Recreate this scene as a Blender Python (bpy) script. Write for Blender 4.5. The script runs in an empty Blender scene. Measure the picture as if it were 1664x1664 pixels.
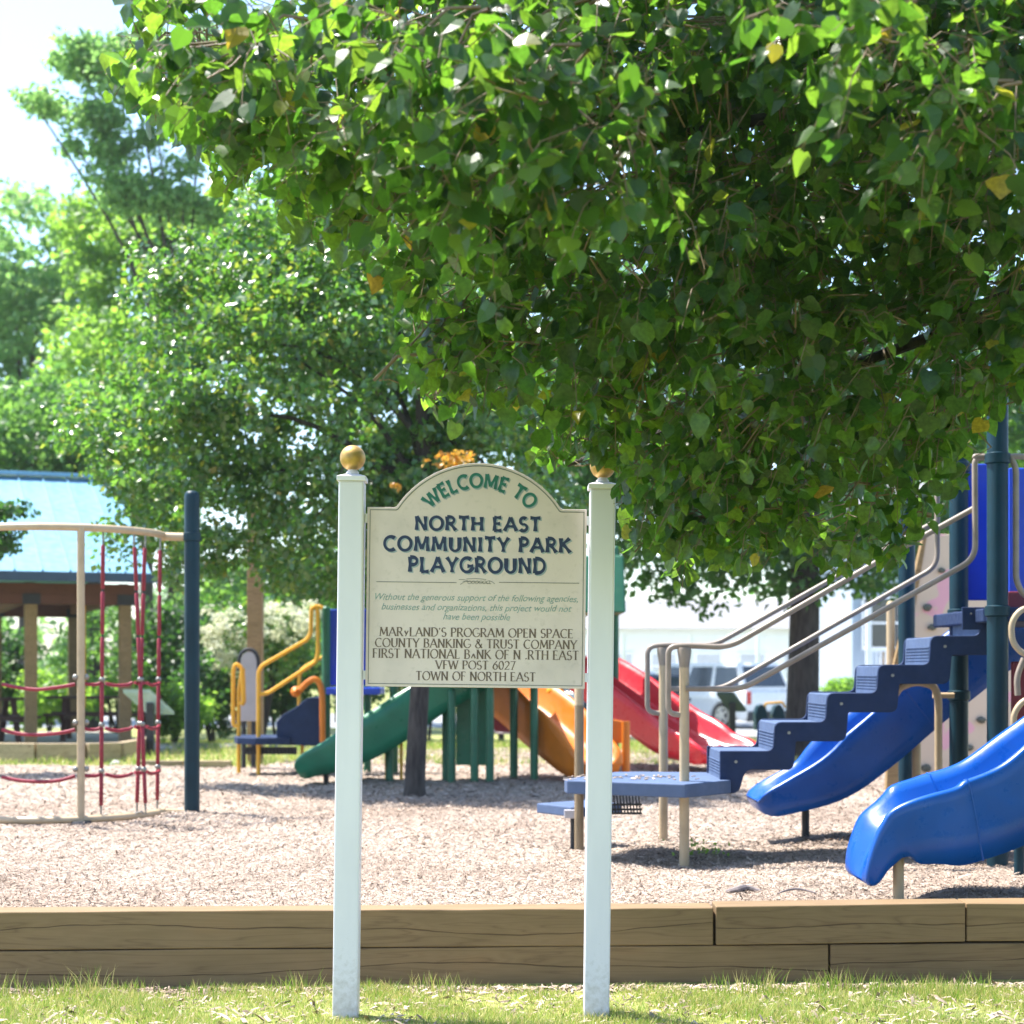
import bpy, bmesh, math, random
import numpy as np
from mathutils import Vector, Matrix, Euler

# ------------------------------------------------------------------ camera, sky, sun, exposure
scene = bpy.context.scene
F, CX, HY, EYE = 2800.0, 832.0, 1088.0, 1.55      # focal length and horizon of the photograph, in its pixels
cam_d = bpy.data.cameras.new('camera'); cam = bpy.data.objects.new('camera', cam_d)
scene.collection.objects.link(cam); scene.camera = cam
cam.location = (0, 0, EYE); cam.rotation_euler = (math.radians(90), 0, 0)
cam_d.sensor_width = 36; cam_d.lens = 36 * F / 1664; cam_d.shift_y = (HY - 832) / 1664
cam_d.clip_start = 0.05; cam_d.clip_end = 3000
cam_d.dof.use_dof = True; cam_d.dof.focus_distance = 7.6; cam_d.dof.aperture_fstop = 3.0

SUN = Vector((-0.40, 0.20, 0.90)).normalized()
elev = math.asin(SUN.z); azim = math.atan2(SUN.x, SUN.y)
world = bpy.data.worlds.new('World'); scene.world = world; world.use_nodes = True
wn = world.node_tree; bg = wn.nodes['Background']
sky = wn.nodes.new('ShaderNodeTexSky'); sky.sky_type = 'NISHITA'; sky.sun_disc = False
sky.sun_elevation = elev; sky.sun_rotation = azim % (2 * math.pi)
sky.air_density = 1.0; sky.dust_density = 1.0; sky.ozone_density = 2.5
wn.links.new(sky.outputs[0], bg.inputs[0]); bg.inputs[1].default_value = 0.15
sl = bpy.data.lights.new('sun', 'SUN'); sl.energy = 5.0; sl.angle = math.radians(0.55); sl.color = (1.0, 0.95, 0.87)
so = bpy.data.objects.new('sun', sl); scene.collection.objects.link(so)
so.rotation_euler = SUN.to_track_quat('Z', 'Y').to_euler(); so.location = SUN * 50
vs = scene.view_settings
scene.view_settings.view_transform = 'Standard'; vs.look = 'None'; vs.gamma = 1.0; vs.use_curve_mapping = False
vs.exposure = 1.5

rng = np.random.default_rng(11); RND = random.Random(11)
MZ = 0.34                                           # level of the wood chips
def P(px, py, Y): return Vector(((px - CX) / F * Y, Y, EYE - (py - HY) / F * Y))
def PXx(px, Y): return (px - CX) / F * Y
def gz(y):                                          # ground level
    if y < 8.5: return 0.0
    if y < 27: return 0.32
    if y < 37: return 0.32 * (37 - y) / 10
    return 0.0

# ------------------------------------------------------------------ materials
def newmat(name):
    m = bpy.data.materials.new(name); m.use_nodes = True
    nt = m.node_tree; return m, nt, nt.nodes['Principled BSDF']
def noise(nt, scale, detail=4, coord='Object', sx=None, rough=0.55):
    tc = nt.nodes.new('ShaderNodeTexCoord'); n = nt.nodes.new('ShaderNodeTexNoise')
    n.inputs['Scale'].default_value = scale; n.inputs['Detail'].default_value = detail; n.inputs['Roughness'].default_value = rough
    if sx:
        mp = nt.nodes.new('ShaderNodeMapping'); mp.inputs['Scale'].default_value = sx
        nt.links.new(tc.outputs[coord], mp.inputs[0]); nt.links.new(mp.outputs[0], n.inputs['Vector'])
    else: nt.links.new(tc.outputs[coord], n.inputs['Vector'])
    return n
def ramp(nt, src, stops):
    r = nt.nodes.new('ShaderNodeValToRGB'); e = r.color_ramp.elements
    while len(e) > 1: e.remove(e[-1])
    e[0].position = stops[0][0]; e[0].color = (*stops[0][1], 1)
    for p, c in stops[1:]:
        x = e.new(p); x.color = (*c, 1)
    nt.links.new(src, r.inputs[0]); return r
def bump(nt, b, src, strength=0.3, dist=0.01):
    bp = nt.nodes.new('ShaderNodeBump'); bp.inputs['Strength'].default_value = strength; bp.inputs['Distance'].default_value = dist
    nt.links.new(src, bp.inputs['Height']); nt.links.new(bp.outputs[0], b.inputs['Normal'])
def simple(name, col, rough=0.45, var=0.12, scale=6.0, metal=0.0, spec=0.5, bmp=0.0, coat=0.0):
    m, nt, b = newmat(name); n = noise(nt, scale, 5)
    c = Vector(col)
    r = ramp(nt, n.outputs[0], [(0.3, tuple(c * (1 - var))), (0.55, tuple(c)), (0.75, tuple(c * (1 + var * 0.6)))])
    nt.links.new(r.outputs[0], b.inputs['Base Color'])
    b.inputs['Metallic'].default_value = metal; nr = noise(nt, scale * 3.7, 7, rough=.7); mr_ = nt.nodes.new('ShaderNodeMapRange'); mr_.inputs[1].default_value = .3; mr_.inputs[2].default_value = .7
    mr_.inputs[3].default_value = rough * .8; mr_.inputs[4].default_value = min(1, rough * 1.45); nt.links.new(nr.outputs[0], mr_.inputs[0]); nt.links.new(mr_.outputs[0], b.inputs['Roughness'])
    b.inputs['Specular IOR Level'].default_value = spec; b.inputs['Coat Weight'].default_value = coat
    if bmp: bump(nt, b, noise(nt, scale * 8, 3).outputs[0], bmp, 0.004)
    return m
def leafmat(name, cols, trans, tw=0.4, rough=0.38, spec=0.5):
    m, nt, b = newmat(name)
    g = nt.nodes.new('ShaderNodeNewGeometry'); oi = nt.nodes.new('ShaderNodeObjectInfo')
    ad = nt.nodes.new('ShaderNodeMath'); ad.operation = 'ADD'; fr = nt.nodes.new('ShaderNodeMath'); fr.operation = 'FRACT'
    nt.links.new(g.outputs['Random Per Island'], ad.inputs[0]); nt.links.new(oi.outputs['Random'], ad.inputs[1]); nt.links.new(ad.outputs[0], fr.inputs[0])
    k = len(cols) - 1
    r = ramp(nt, fr.outputs[0], [(p, c) for p, c in cols]); r2 = ramp(nt, fr.outputs[0], [(p, c) for p, c in trans])
    nt.links.new(r.outputs[0], b.inputs['Base Color']); b.inputs['Roughness'].default_value = rough; b.inputs['Specular IOR Level'].default_value = spec
    t = nt.nodes.new('ShaderNodeBsdfTranslucent'); nt.links.new(r2.outputs[0], t.inputs[0])
    mx = nt.nodes.new('ShaderNodeMixShader'); mx.inputs[0].default_value = tw
    nt.links.new(b.outputs[0], mx.inputs[1]); nt.links.new(t.outputs[0], mx.inputs[2])
    nt.links.new(mx.outputs[0], nt.nodes['Material Output'].inputs[0])
    return m
M = {}
def mottle(m, scale=70, lo=.72, hi=1.15):
    nt = m.node_tree; b = nt.nodes['Principled BSDF']; n = noise(nt, scale, 3); r = ramp(nt, n.outputs[0], [(.35, (lo, lo, lo)), (.65, (hi, hi, hi))])
    t = [x for x in nt.nodes if x.bl_idname == 'ShaderNodeBsdfTranslucent'][0]
    for sock in (b.inputs['Base Color'], t.inputs[0]):
        src = sock.links[0].from_socket; mx = nt.nodes.new('ShaderNodeMix'); mx.data_type = 'RGBA'; mx.blend_type = 'MULTIPLY'; mx.inputs[0].default_value = 1
        nt.links.new(src, mx.inputs[6]); nt.links.new(r.outputs[0], mx.inputs[7]); nt.links.new(mx.outputs[2], sock)
M['linden_leaf'] = leafmat('linden_leaf', [(0, (.010, .034, .012)), (.5, (.018, .050, .015)), (.985, (.035, .085, .02)), (.996, (.30, .27, .03)), (1, (.22, .16, .03))],
                           [(0, (.11, .30, .025)), (.5, (.19, .44, .032)), (.985, (.38, .62, .05)), (.996, (.75, .6, .05)), (1, (.6, .4, .05))], 0.47, 0.34, 0.5)
mottle(M['linden_leaf'])
M['pear_leaf'] = leafmat('pear_leaf', [(0, (.035, .09, .03)), (.6, (.06, .145, .04)), (.98, (.10, .19, .045)), (1, (.25, .2, .03))],
                         [(0, (.12, .34, .03)), (.7, (.24, .52, .05)), (1, (.45, .5, .05))], 0.42, 0.30, 1.0)
M['dark_leaf'] = leafmat('dark_leaf', [(0, (.018, .05, .02)), (1, (.035, .085, .028))], [(0, (.08, .24, .035)), (1, (.15, .38, .05))], 0.4, 0.42)
M['lime_leaf'] = leafmat('lime_leaf', [(0, (.06, .13, .03)), (1, (.10, .20, .04))], [(0, (.3, .6, .06)), (1, (.5, .8, .1))], 0.5, 0.45)
M['mid_leaf'] = leafmat('mid_leaf', [(0, (.04, .10, .035)), (1, (.075, .17, .05))], [(0, (.2, .46, .07)), (1, (.34, .62, .1))], 0.48, 0.42)
M['pale_leaf'] = leafmat('pale_leaf', [(0, (.07, .16, .06)), (1, (.12, .24, .09))], [(0, (.3, .6, .15)), (1, (.5, .8, .22))], 0.5, 0.45)  # veil over the distant trees put into the leaf colour as a paler green
M['orange_leaf'] = leafmat('orange_leaf', [(0, (.35, .16, .02)), (1, (.5, .3, .04))], [(0, (.9, .4, .04)), (1, (.95, .65, .1))], 0.5, 0.4)
M['blossom'] = leafmat('blossom', [(0, (.55, .58, .40)), (1, (.75, .76, .62))], [(0, (.6, .62, .4)), (1, (.8, .8, .6))], 0.4, 0.7)
M['grass_blade'] = leafmat('grass_blade', [(0, (.11, .21, .025)), (.40, (.22, .32, .035)), (.62, (.46, .43, .11)), (1, (.72, .60, .30))],
                           [(0, (.2, .42, .04)), (.40, (.36, .55, .07)), (.62, (.5, .5, .15)), (1, (.6, .5, .25))], 0.35, 0.5)
def barkmat(name, c1, c2):
    m, nt, b = newmat(name); n = noise(nt, 9, 7, sx=(2.5, 2.5, .45))
    r = ramp(nt, n.outputs[0], [(.35, c1), (.65, c2)]); nt.links.new(r.outputs[0], b.inputs['Base Color'])
    b.inputs['Roughness'].default_value = .9; bump(nt, b, n.outputs[0], 0.9, 0.03); return m
M['bark'] = barkmat('bark', (.022, .018, .016), (.065, .055, .048))
M['twig_bark'] = simple('twig_bark', (.20, .14, .085), .6, .3, 30)
def woodmat(name, a, b_, c, grain=1.0):
    m, nt, b = newmat(name)
    tc = nt.nodes.new('ShaderNodeTexCoord'); oi = nt.nodes.new('ShaderNodeObjectInfo')
    mp = nt.nodes.new('ShaderNodeMapping'); mp.inputs['Scale'].default_value = (0.45, 6, 8)
    cb = nt.nodes.new('ShaderNodeVectorMath'); cb.operation = 'ADD'; cv = nt.nodes.new('ShaderNodeCombineXYZ')
    mu = nt.nodes.new('ShaderNodeMath'); mu.operation = 'MULTIPLY'; mu.inputs[1].default_value = 17
    nt.links.new(oi.outputs['Random'], mu.inputs[0]); nt.links.new(mu.outputs[0], cv.inputs[0]); nt.links.new(mu.outputs[0], cv.inputs[2])
    nt.links.new(tc.outputs['Object'], cb.inputs[0]); nt.links.new(cv.outputs[0], cb.inputs[1]); nt.links.new(cb.outputs[0], mp.inputs[0])
    n = nt.nodes.new('ShaderNodeTexNoise'); n.inputs['Scale'].default_value = 1.3; n.inputs['Detail'].default_value = 3; n.inputs['Distortion'].default_value = 0.45
    nt.links.new(mp.outputs[0], n.inputs['Vector'])
    w = nt.nodes.new('ShaderNodeMath'); w.operation = 'MULTIPLY'; w.inputs[1].default_value = 26 * grain; nt.links.new(n.outputs[0], w.inputs[0])
    f = nt.nodes.new('ShaderNodeMath'); f.operation = 'PINGPONG'; f.inputs[1].default_value = 1.0; nt.links.new(w.outputs[0], f.inputs[0])
    r = ramp(nt, f.outputs[0], [(0, a), (.2, b_), (.6, c), (1, b_)])
    n2 = noise(nt, 2.2, 5, sx=(1, 2, 3)); mx = nt.nodes.new('ShaderNodeMix'); mx.data_type = 'RGBA'; mx.blend_type = 'MULTIPLY'; mx.inputs[0].default_value = 0.75
    r2 = ramp(nt, n2.outputs[0], [(.3, (.78, .80, .74)), (.6, (1, 1, 1)), (.75, (1.06, 1.0, .94))])
    nt.links.new(r.outputs[0], mx.inputs[6]); nt.links.new(r2.outputs[0], mx.inputs[7])
    # drying cracks that wander along the timber, and knots
    n4 = nt.nodes.new('ShaderNodeTexNoise'); n4.inputs['Scale'].default_value = 1.0; n4.inputs['Detail'].default_value = 4
    m4 = nt.nodes.new('ShaderNodeMapping'); m4.inputs['Scale'].default_value = (.6, .1, .1); nt.links.new(cb.outputs[0], m4.inputs[0]); nt.links.new(m4.outputs[0], n4.inputs['Vector'])
    sz = nt.nodes.new('ShaderNodeSeparateXYZ'); nt.links.new(tc.outputs['Object'], sz.inputs[0])
    a1 = nt.nodes.new('ShaderNodeMath'); a1.operation = 'MULTIPLY_ADD'; a1.inputs[1].default_value = -.20; a1.inputs[2].default_value = .105; nt.links.new(n4.outputs[0], a1.inputs[0])
    a2 = nt.nodes.new('ShaderNodeMath'); a2.operation = 'ADD'; nt.links.new(sz.outputs[2], a2.inputs[0]); nt.links.new(a1.outputs[0], a2.inputs[1])
    a3 = nt.nodes.new('ShaderNodeMath'); a3.operation = 'ABSOLUTE'; nt.links.new(a2.outputs[0], a3.inputs[0])
    n5 = noise(nt, 1.7, 3, sx=(1, .2, .2)); a4 = nt.nodes.new('ShaderNodeMapRange'); a4.inputs[1].default_value = .36; a4.inputs[2].default_value = .55; a4.inputs[3].default_value = .0003; a4.inputs[4].default_value = .0045; nt.links.new(n5.outputs[0], a4.inputs[0])
    a5 = nt.nodes.new('ShaderNodeMath'); a5.operation = 'DIVIDE'; nt.links.new(a3.outputs[0], a5.inputs[0]); nt.links.new(a4.outputs[0], a5.inputs[1])
    rc_ = ramp(nt, a5.outputs[0], [(0, (.28, .25, .22)), (.55, (.55, .5, .45)), (1, (1, 1, 1))])
    vk = nt.nodes.new('ShaderNodeTexVoronoi'); vk.inputs['Scale'].default_value = 2.3; mk = nt.nodes.new('ShaderNodeMapping'); mk.inputs['Scale'].default_value = (.9, .6, 1.6); nt.links.new(cb.outputs[0], mk.inputs[0]); nt.links.new(mk.outputs[0], vk.inputs['Vector'])
    rk = ramp(nt, vk.outputs['Distance'], [(0, (.35, .22, .16)), (.035, (.5, .38, .3)), (.06, (1, 1, 1))])
    m6 = nt.nodes.new('ShaderNodeMix'); m6.data_type = 'RGBA'; m6.blend_type = 'MULTIPLY'; m6.inputs[0].default_value = 1; nt.links.new(mx.outputs[2], m6.inputs[6]); nt.links.new(rc_.outputs[0], m6.inputs[7])
    ro = ramp(nt, oi.outputs['Random'], [(0, (.82, .80, .80)), (.5, (1, .97, .9)), (1, (1.12, 1.1, 1.05))]); m8 = nt.nodes.new('ShaderNodeMix'); m8.data_type = 'RGBA'; m8.blend_type = 'MULTIPLY'; m8.inputs[0].default_value = 1; nt.links.new(m6.outputs[2], m8.inputs[6]); nt.links.new(ro.outputs[0], m8.inputs[7]); m6 = m8
    m7 = nt.nodes.new('ShaderNodeMix'); m7.data_type = 'RGBA'; m7.blend_type = 'MULTIPLY'; m7.inputs[0].default_value = 1; nt.links.new(m6.outputs[2], m7.inputs[6]); nt.links.new(rk.outputs[0], m7.inputs[7]); nt.links.new(m7.outputs[2], b.inputs['Base Color'])
    b.inputs['Roughness'].default_value = .8; bump(nt, b, rc_.outputs[0], .5, .004); return m
M['timber'] = woodmat('timber', (.165, .105, .055), (.205, .134, .069), (.225, .15, .08), .6)
M['beam'] = woodmat('beam', (.08, .03, .02), (.12, .045, .03), (.16, .06, .04))
M['post_wood'] = woodmat('post_wood', (.16, .10, .045), (.24, .155, .075), (.30, .20, .10))
M['sawn'] = woodmat('sawn', (.25, .19, .12), (.36, .28, .18), (.42, .33, .22))
M['table_wood'] = woodmat('table_wood', (.04, .018, .015), (.07, .03, .025), (.09, .04, .03))
M['gold'] = simple('gold', (.52, .33, .10), .42, .35, 22, metal=0.55)
M['navy_ink'] = simple('navy_ink', (.018, .035, .10), .6, .3, 40)
M['green_ink'] = simple('green_ink', (.02, .16, .13), .6, .3, 40)
M['shadow_ink'] = simple('shadow_ink', (.30, .36, .42), .6, .2, 40)
M['brown_ink'] = simple('brown_ink', (.16, .11, .09), .7, .5, 60)
M['script_ink'] = simple('script_ink', (.27, .36, .35), .7, .4, 60)
M['line_ink'] = simple('line_ink', (.16, .17, .15), .7, .3, 40)
# sign board: cream paint with weathered patches
m, nt, b = newmat('sign_board'); n = noise(nt, 3.2, 8); n2 = noise(nt, 40, 4)
r = ramp(nt, n.outputs[0], [(.28, (.57, .48, .46)), (.5, (.69, .575, .555)), (.8, (.73, .615, .59))]); r2 = ramp(nt, n2.outputs[0], [(.28, (.8, .8, .78)), (.42, (1, 1, 1))])
mx = nt.nodes.new('ShaderNodeMix'); mx.data_type = 'RGBA'; mx.blend_type = 'MULTIPLY'; mx.inputs[0].default_value = .5
nt.links.new(r.outputs[0], mx.inputs[6]); nt.links.new(r2.outputs[0], mx.inputs[7]); nt.links.new(mx.outputs[2], b.inputs['Base Color']); b.inputs['Roughness'].default_value = .5
M['sign_board'] = m
# white vinyl post with splashes of soil near its foot
m, nt, b = newmat('vinyl'); tc = nt.nodes.new('ShaderNodeTexCoord'); sp = nt.nodes.new('ShaderNodeSeparateXYZ'); nt.links.new(tc.outputs['Object'], sp.inputs[0])
n = noise(nt, 35, 6); n3 = noise(nt, 3, 4, sx=(2, 2, .4))
ad = nt.nodes.new('ShaderNodeMath'); ad.operation = 'MULTIPLY_ADD'; ad.inputs[1].default_value = .8; nt.links.new(n.outputs[0], ad.inputs[0]); nt.links.new(sp.outputs[2], ad.inputs[2])
r = ramp(nt, ad.outputs[0], [(0, (.55, .52, .45)), (1, (1, 1, 1))]); r.color_ramp.elements[0].position = 0; 
mr = nt.nodes.new('ShaderNodeMapRange'); mr.inputs[1].default_value = -1.0; mr.inputs[2].default_value = -.52; nt.links.new(ad.outputs[0], mr.inputs[0]); nt.links.new(mr.outputs[0], r.inputs[0])
r3 = ramp(nt, n3.outputs[0], [(.35, (.69, .68, .75)), (.65, (.76, .745, .81))])
mx = nt.nodes.new('ShaderNodeMix'); mx.data_type = 'RGBA'; mx.blend_type = 'MULTIPLY'; mx.inputs[0].default_value = 1
nt.links.new(r3.outputs[0], mx.inputs[6]); nt.links.new(r.outputs[0], mx.inputs[7]); nt.links.new(mx.outputs[2], b.inputs['Base Color']); b.inputs['Roughness'].default_value = .4
M['vinyl'] = m
M['post_blue'] = simple('post_blue', (.005, .030, .046), .38, .2, 5, spec=.22)
M['post_green'] = simple('post_green', (.015, .13, .065), .4, .2, 5)
M['tan_paint'] = simple('tan_paint', (.46, .35, .22), .4, .15, 7)
M['rail_tan'] = simple('rail_tan', (.27, .22, .18), .38, .2, 9, spec=.4)
M['tread_blue'] = simple('tread_blue', (.078, .118, .215), .6, .15, 8, bmp=.15, spec=.3)
M['step_blue'] = simple('step_blue', (.018, .034, .088), .65, .15, 8, bmp=.15, spec=.2)
M['slide_blue'] = simple('slide_blue', (.003, .075, .36), .28, .2, 3, spec=.4)
M['panel_blue'] = simple('panel_blue', (.008, .05, .50), .35, .15, 3)
M['slide_green'] = simple('slide_green', (.012, .17, .085), .3, .2, 4, spec=.5)
M['slide_orange'] = simple('slide_orange', (.62, .17, .006), .4, .15, 4)
M['slide_red'] = simple('slide_red', (.62, .018, .035), .28, .12, 4, spec=.6)
M['yellow_paint'] = simple('yellow_paint', (.75, .38, .02), .35, .12, 6)
M['maroon'] = simple('maroon', (.14, .012, .022), .45, .2, 6)
M['rope'] = simple('rope', (.27, .012, .03), .45, .3, 40, bmp=.4)
M['clamp'] = simple('clamp', (.30, .29, .26), .35, .4, 40, metal=.6)
M['black_metal'] = simple('black_metal', (.018, .02, .026), .5, .3, 10)
M['panel_grey'] = simple('panel_grey', (.42, .40, .42), .5, .1, 6)
M['hold'] = simple('hold', (.10, .11, .09), .7, .4, 20, bmp=.3)
m, nt, b = newmat('climb_panel'); n = noise(nt, 2.6, 1)
r = ramp(nt, n.outputs[0], [(.57, (.62, .48, .36)), (.59, (.70, .36, .42)), (.66, (.70, .36, .42)), (.68, (.62, .48, .36))]); nt.links.new(r.outputs[0], b.inputs['Base Color']); b.inputs['Roughness'].default_value = .5
M['climb_panel'] = m
M['roof_blue'] = simple('roof_blue', (.17, .36, .50), .35, .08, 2, metal=.35)
M['trim_dark'] = simple('trim_dark', (.03, .06, .10), .5, .2, 3)
M['white_wall'] = simple('white_wall', (.86, .87, .88), .6, .04, 2)
M['grey_wall'] = simple('grey_wall', (.35, .42, .50), .6, .06, 2)
M['glass_dark'] = simple('glass_dark', (.03, .04, .05), .08, .2, 2, spec=.8)
M['roof_shingle'] = simple('roof_shingle', (.22, .22, .23), .8, .2, 6)
M['car_white'] = simple('car_white', (.75, .76, .77), .25, .03, 3, coat=.6)
M['car_dark'] = simple('car_dark', (.02, .035, .07), .22, .1, 3, coat=.7)
M['car_silver'] = simple('car_silver', (.35, .37, .38), .28, .06, 3, metal=.5, coat=.5)
M['tyre'] = simple('tyre', (.015, .015, .016), .8, .2, 10)
M['rim'] = simple('rim', (.5, .5, .52), .25, .1, 10, metal=.8)
M['lamp_red'] = simple('lamp_red', (.5, .01, .01), .2, .1, 10)
M['lamp_clear'] = simple('lamp_clear', (.7, .7, .7), .1, .1, 10)
M['lectern_panel'] = simple('lectern_panel', (.28, .42, .62), .15, .3, 5, spec=.8)
M['stone'] = simple('stone', (.45, .44, .42), .8, .25, 12, bmp=.4)
M['pane_pale'] = simple('pane_pale', (.5, .52, .55), .2, .1, 3)  # overexposed glare painted into the panes as pale glass
M['road'] = simple('road', (.26, .27, .28), .85, .2, 1.5, bmp=.2)
M['path'] = simple('path', (.10, .105, .11), .85, .2, 2, bmp=.2)
M['concrete'] = simple('concrete', (.36, .34, .30), .85, .15, 3, bmp=.2)
M['deadwood'] = simple('deadwood', (.20, .17, .17), .85, .4, 25, bmp=.5)
# ground: grass soil with patches
m, nt, b = newmat('lawn'); n = noise(nt, .8, 8, coord='Object'); n2 = noise(nt, 14, 5)
r = ramp(nt, n.outputs[0], [(.35, (.13, .16, .04)), (.55, (.24, .25, .07)), (.7, (.36, .31, .15))]); r2 = ramp(nt, n2.outputs[0], [(.3, (.55, .6, .5)), (.6, (1.15, 1.15, 1.0))])
mx = nt.nodes.new('ShaderNodeMix'); mx.data_type = 'RGBA'; mx.blend_type = 'MULTIPLY'; mx.inputs[0].default_value = 1
nt.links.new(r.outputs[0], mx.inputs[6]); nt.links.new(r2.outputs[0], mx.inputs[7]); nt.links.new(mx.outputs[2], b.inputs['Base Color']); b.inputs['Roughness'].default_value = .9
bump(nt, b, n2.outputs[0], .6, .03); M['lawn'] = m
m, nt, b = newmat('chips_base'); v = nt.nodes.new('ShaderNodeTexVoronoi'); v.inputs['Scale'].default_value = 42; tc = nt.nodes.new('ShaderNodeTexCoord')
mp = nt.nodes.new('ShaderNodeMapping'); mp.inputs['Scale'].default_value = (.6, 1, 1); nt.links.new(tc.outputs['Object'], mp.inputs[0]); nt.links.new(mp.outputs[0], v.inputs['Vector'])
sp = nt.nodes.new('ShaderNodeSeparateColor'); nt.links.new(v.outputs['Color'], sp.inputs[0])
r = ramp(nt, sp.outputs[0], [(0, (.10, .075, .058)), (.3, (.22, .17, .135)), (.7, (.32, .255, .205)), (1, (.40, .33, .275))]); nt.links.new(r.outputs[0], b.inputs['Base Color']); b.inputs['Roughness'].default_value = .9
bump(nt, b, v.outputs['Distance'], .8, .02); M['chips_base'] = m
def chipmat():
    m, nt, b = newmat('wood_chip'); g = nt.nodes.new('ShaderNodeNewGeometry')
    r = ramp(nt, g.outputs['Random Per Island'], [(0, (.035, .027, .02)), (.10, (.16, .12, .09)), (.25, (.30, .235, .185)), (.75, (.37, .30, .245)), (1, (.58, .50, .43))])
    n = noise(nt, .55, 4); r2 = ramp(nt, n.outputs[0], [(.35, (.80, .74, .70)), (.6, (1.12, 1.1, 1.1))]); mx = nt.nodes.new('ShaderNodeMix'); mx.data_type = 'RGBA'; mx.blend_type = 'MULTIPLY'; mx.inputs[0].default_value = 1
    nt.links.new(r.outputs[0], mx.inputs[6]); nt.links.new(r2.outputs[0], mx.inputs[7]); nt.links.new(mx.outputs[2], b.inputs['Base Color']); b.inputs['Roughness'].default_value = .85; return m
M['wood_chip'] = chipmat()

# ------------------------------------------------------------------ builders
ORG = {}
def link(o): scene.collection.objects.link(o); return o
def thing(name, loc, label, cat, group=None):
    o = bpy.data.objects.new(name, None); o.empty_display_size = .2; link(o); o.location = loc
    o['label'] = label; o['category'] = cat
    if group: o['group'] = group
    ORG[o.name] = Vector(loc); return o
def tag(o, label=None, cat=None, group=None, kind=None):
    if label: o['label'] = label
    if cat: o['category'] = cat
    if group: o['group'] = group
    if kind: o['kind'] = kind
    return o
def catmull(pts, n=6):
    pts = [Vector(p) for p in pts]
    if len(pts) < 3: return pts
    out = []
    for i in range(len(pts) - 1):
        p0 = pts[max(i - 1, 0)]; p1 = pts[i]; p2 = pts[i + 1]; p3 = pts[min(i + 2, len(pts) - 1)]
        for k in range(n):
            t = k / n; t2 = t * t; t3 = t2 * t
            out.append(.5 * ((2 * p1) + (-p0 + p2) * t + (2 * p0 - 5 * p1 + 4 * p2 - p3) * t2 + (-p0 + 3 * p1 - 3 * p2 + p3) * t3))
    out.append(pts[-1]); return out
def fillet(pts, r=.08, n=5):
    pts = [Vector(p) for p in pts]; out = [pts[0]]
    for i in range(1, len(pts) - 1):
        a, b_, c = pts[i - 1], pts[i], pts[i + 1]
        d1 = (a - b_); d2 = (c - b_); rr = min(r, d1.length * .48, d2.length * .48)
        p = b_ + d1.normalized() * rr; q = b_ + d2.normalized() * rr
        for k in range(n + 1):
            t = k / n; out.append(p * (1 - t) ** 2 + b_ * 2 * t * (1 - t) + q * t * t)
    out.append(pts[-1]); return out
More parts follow.
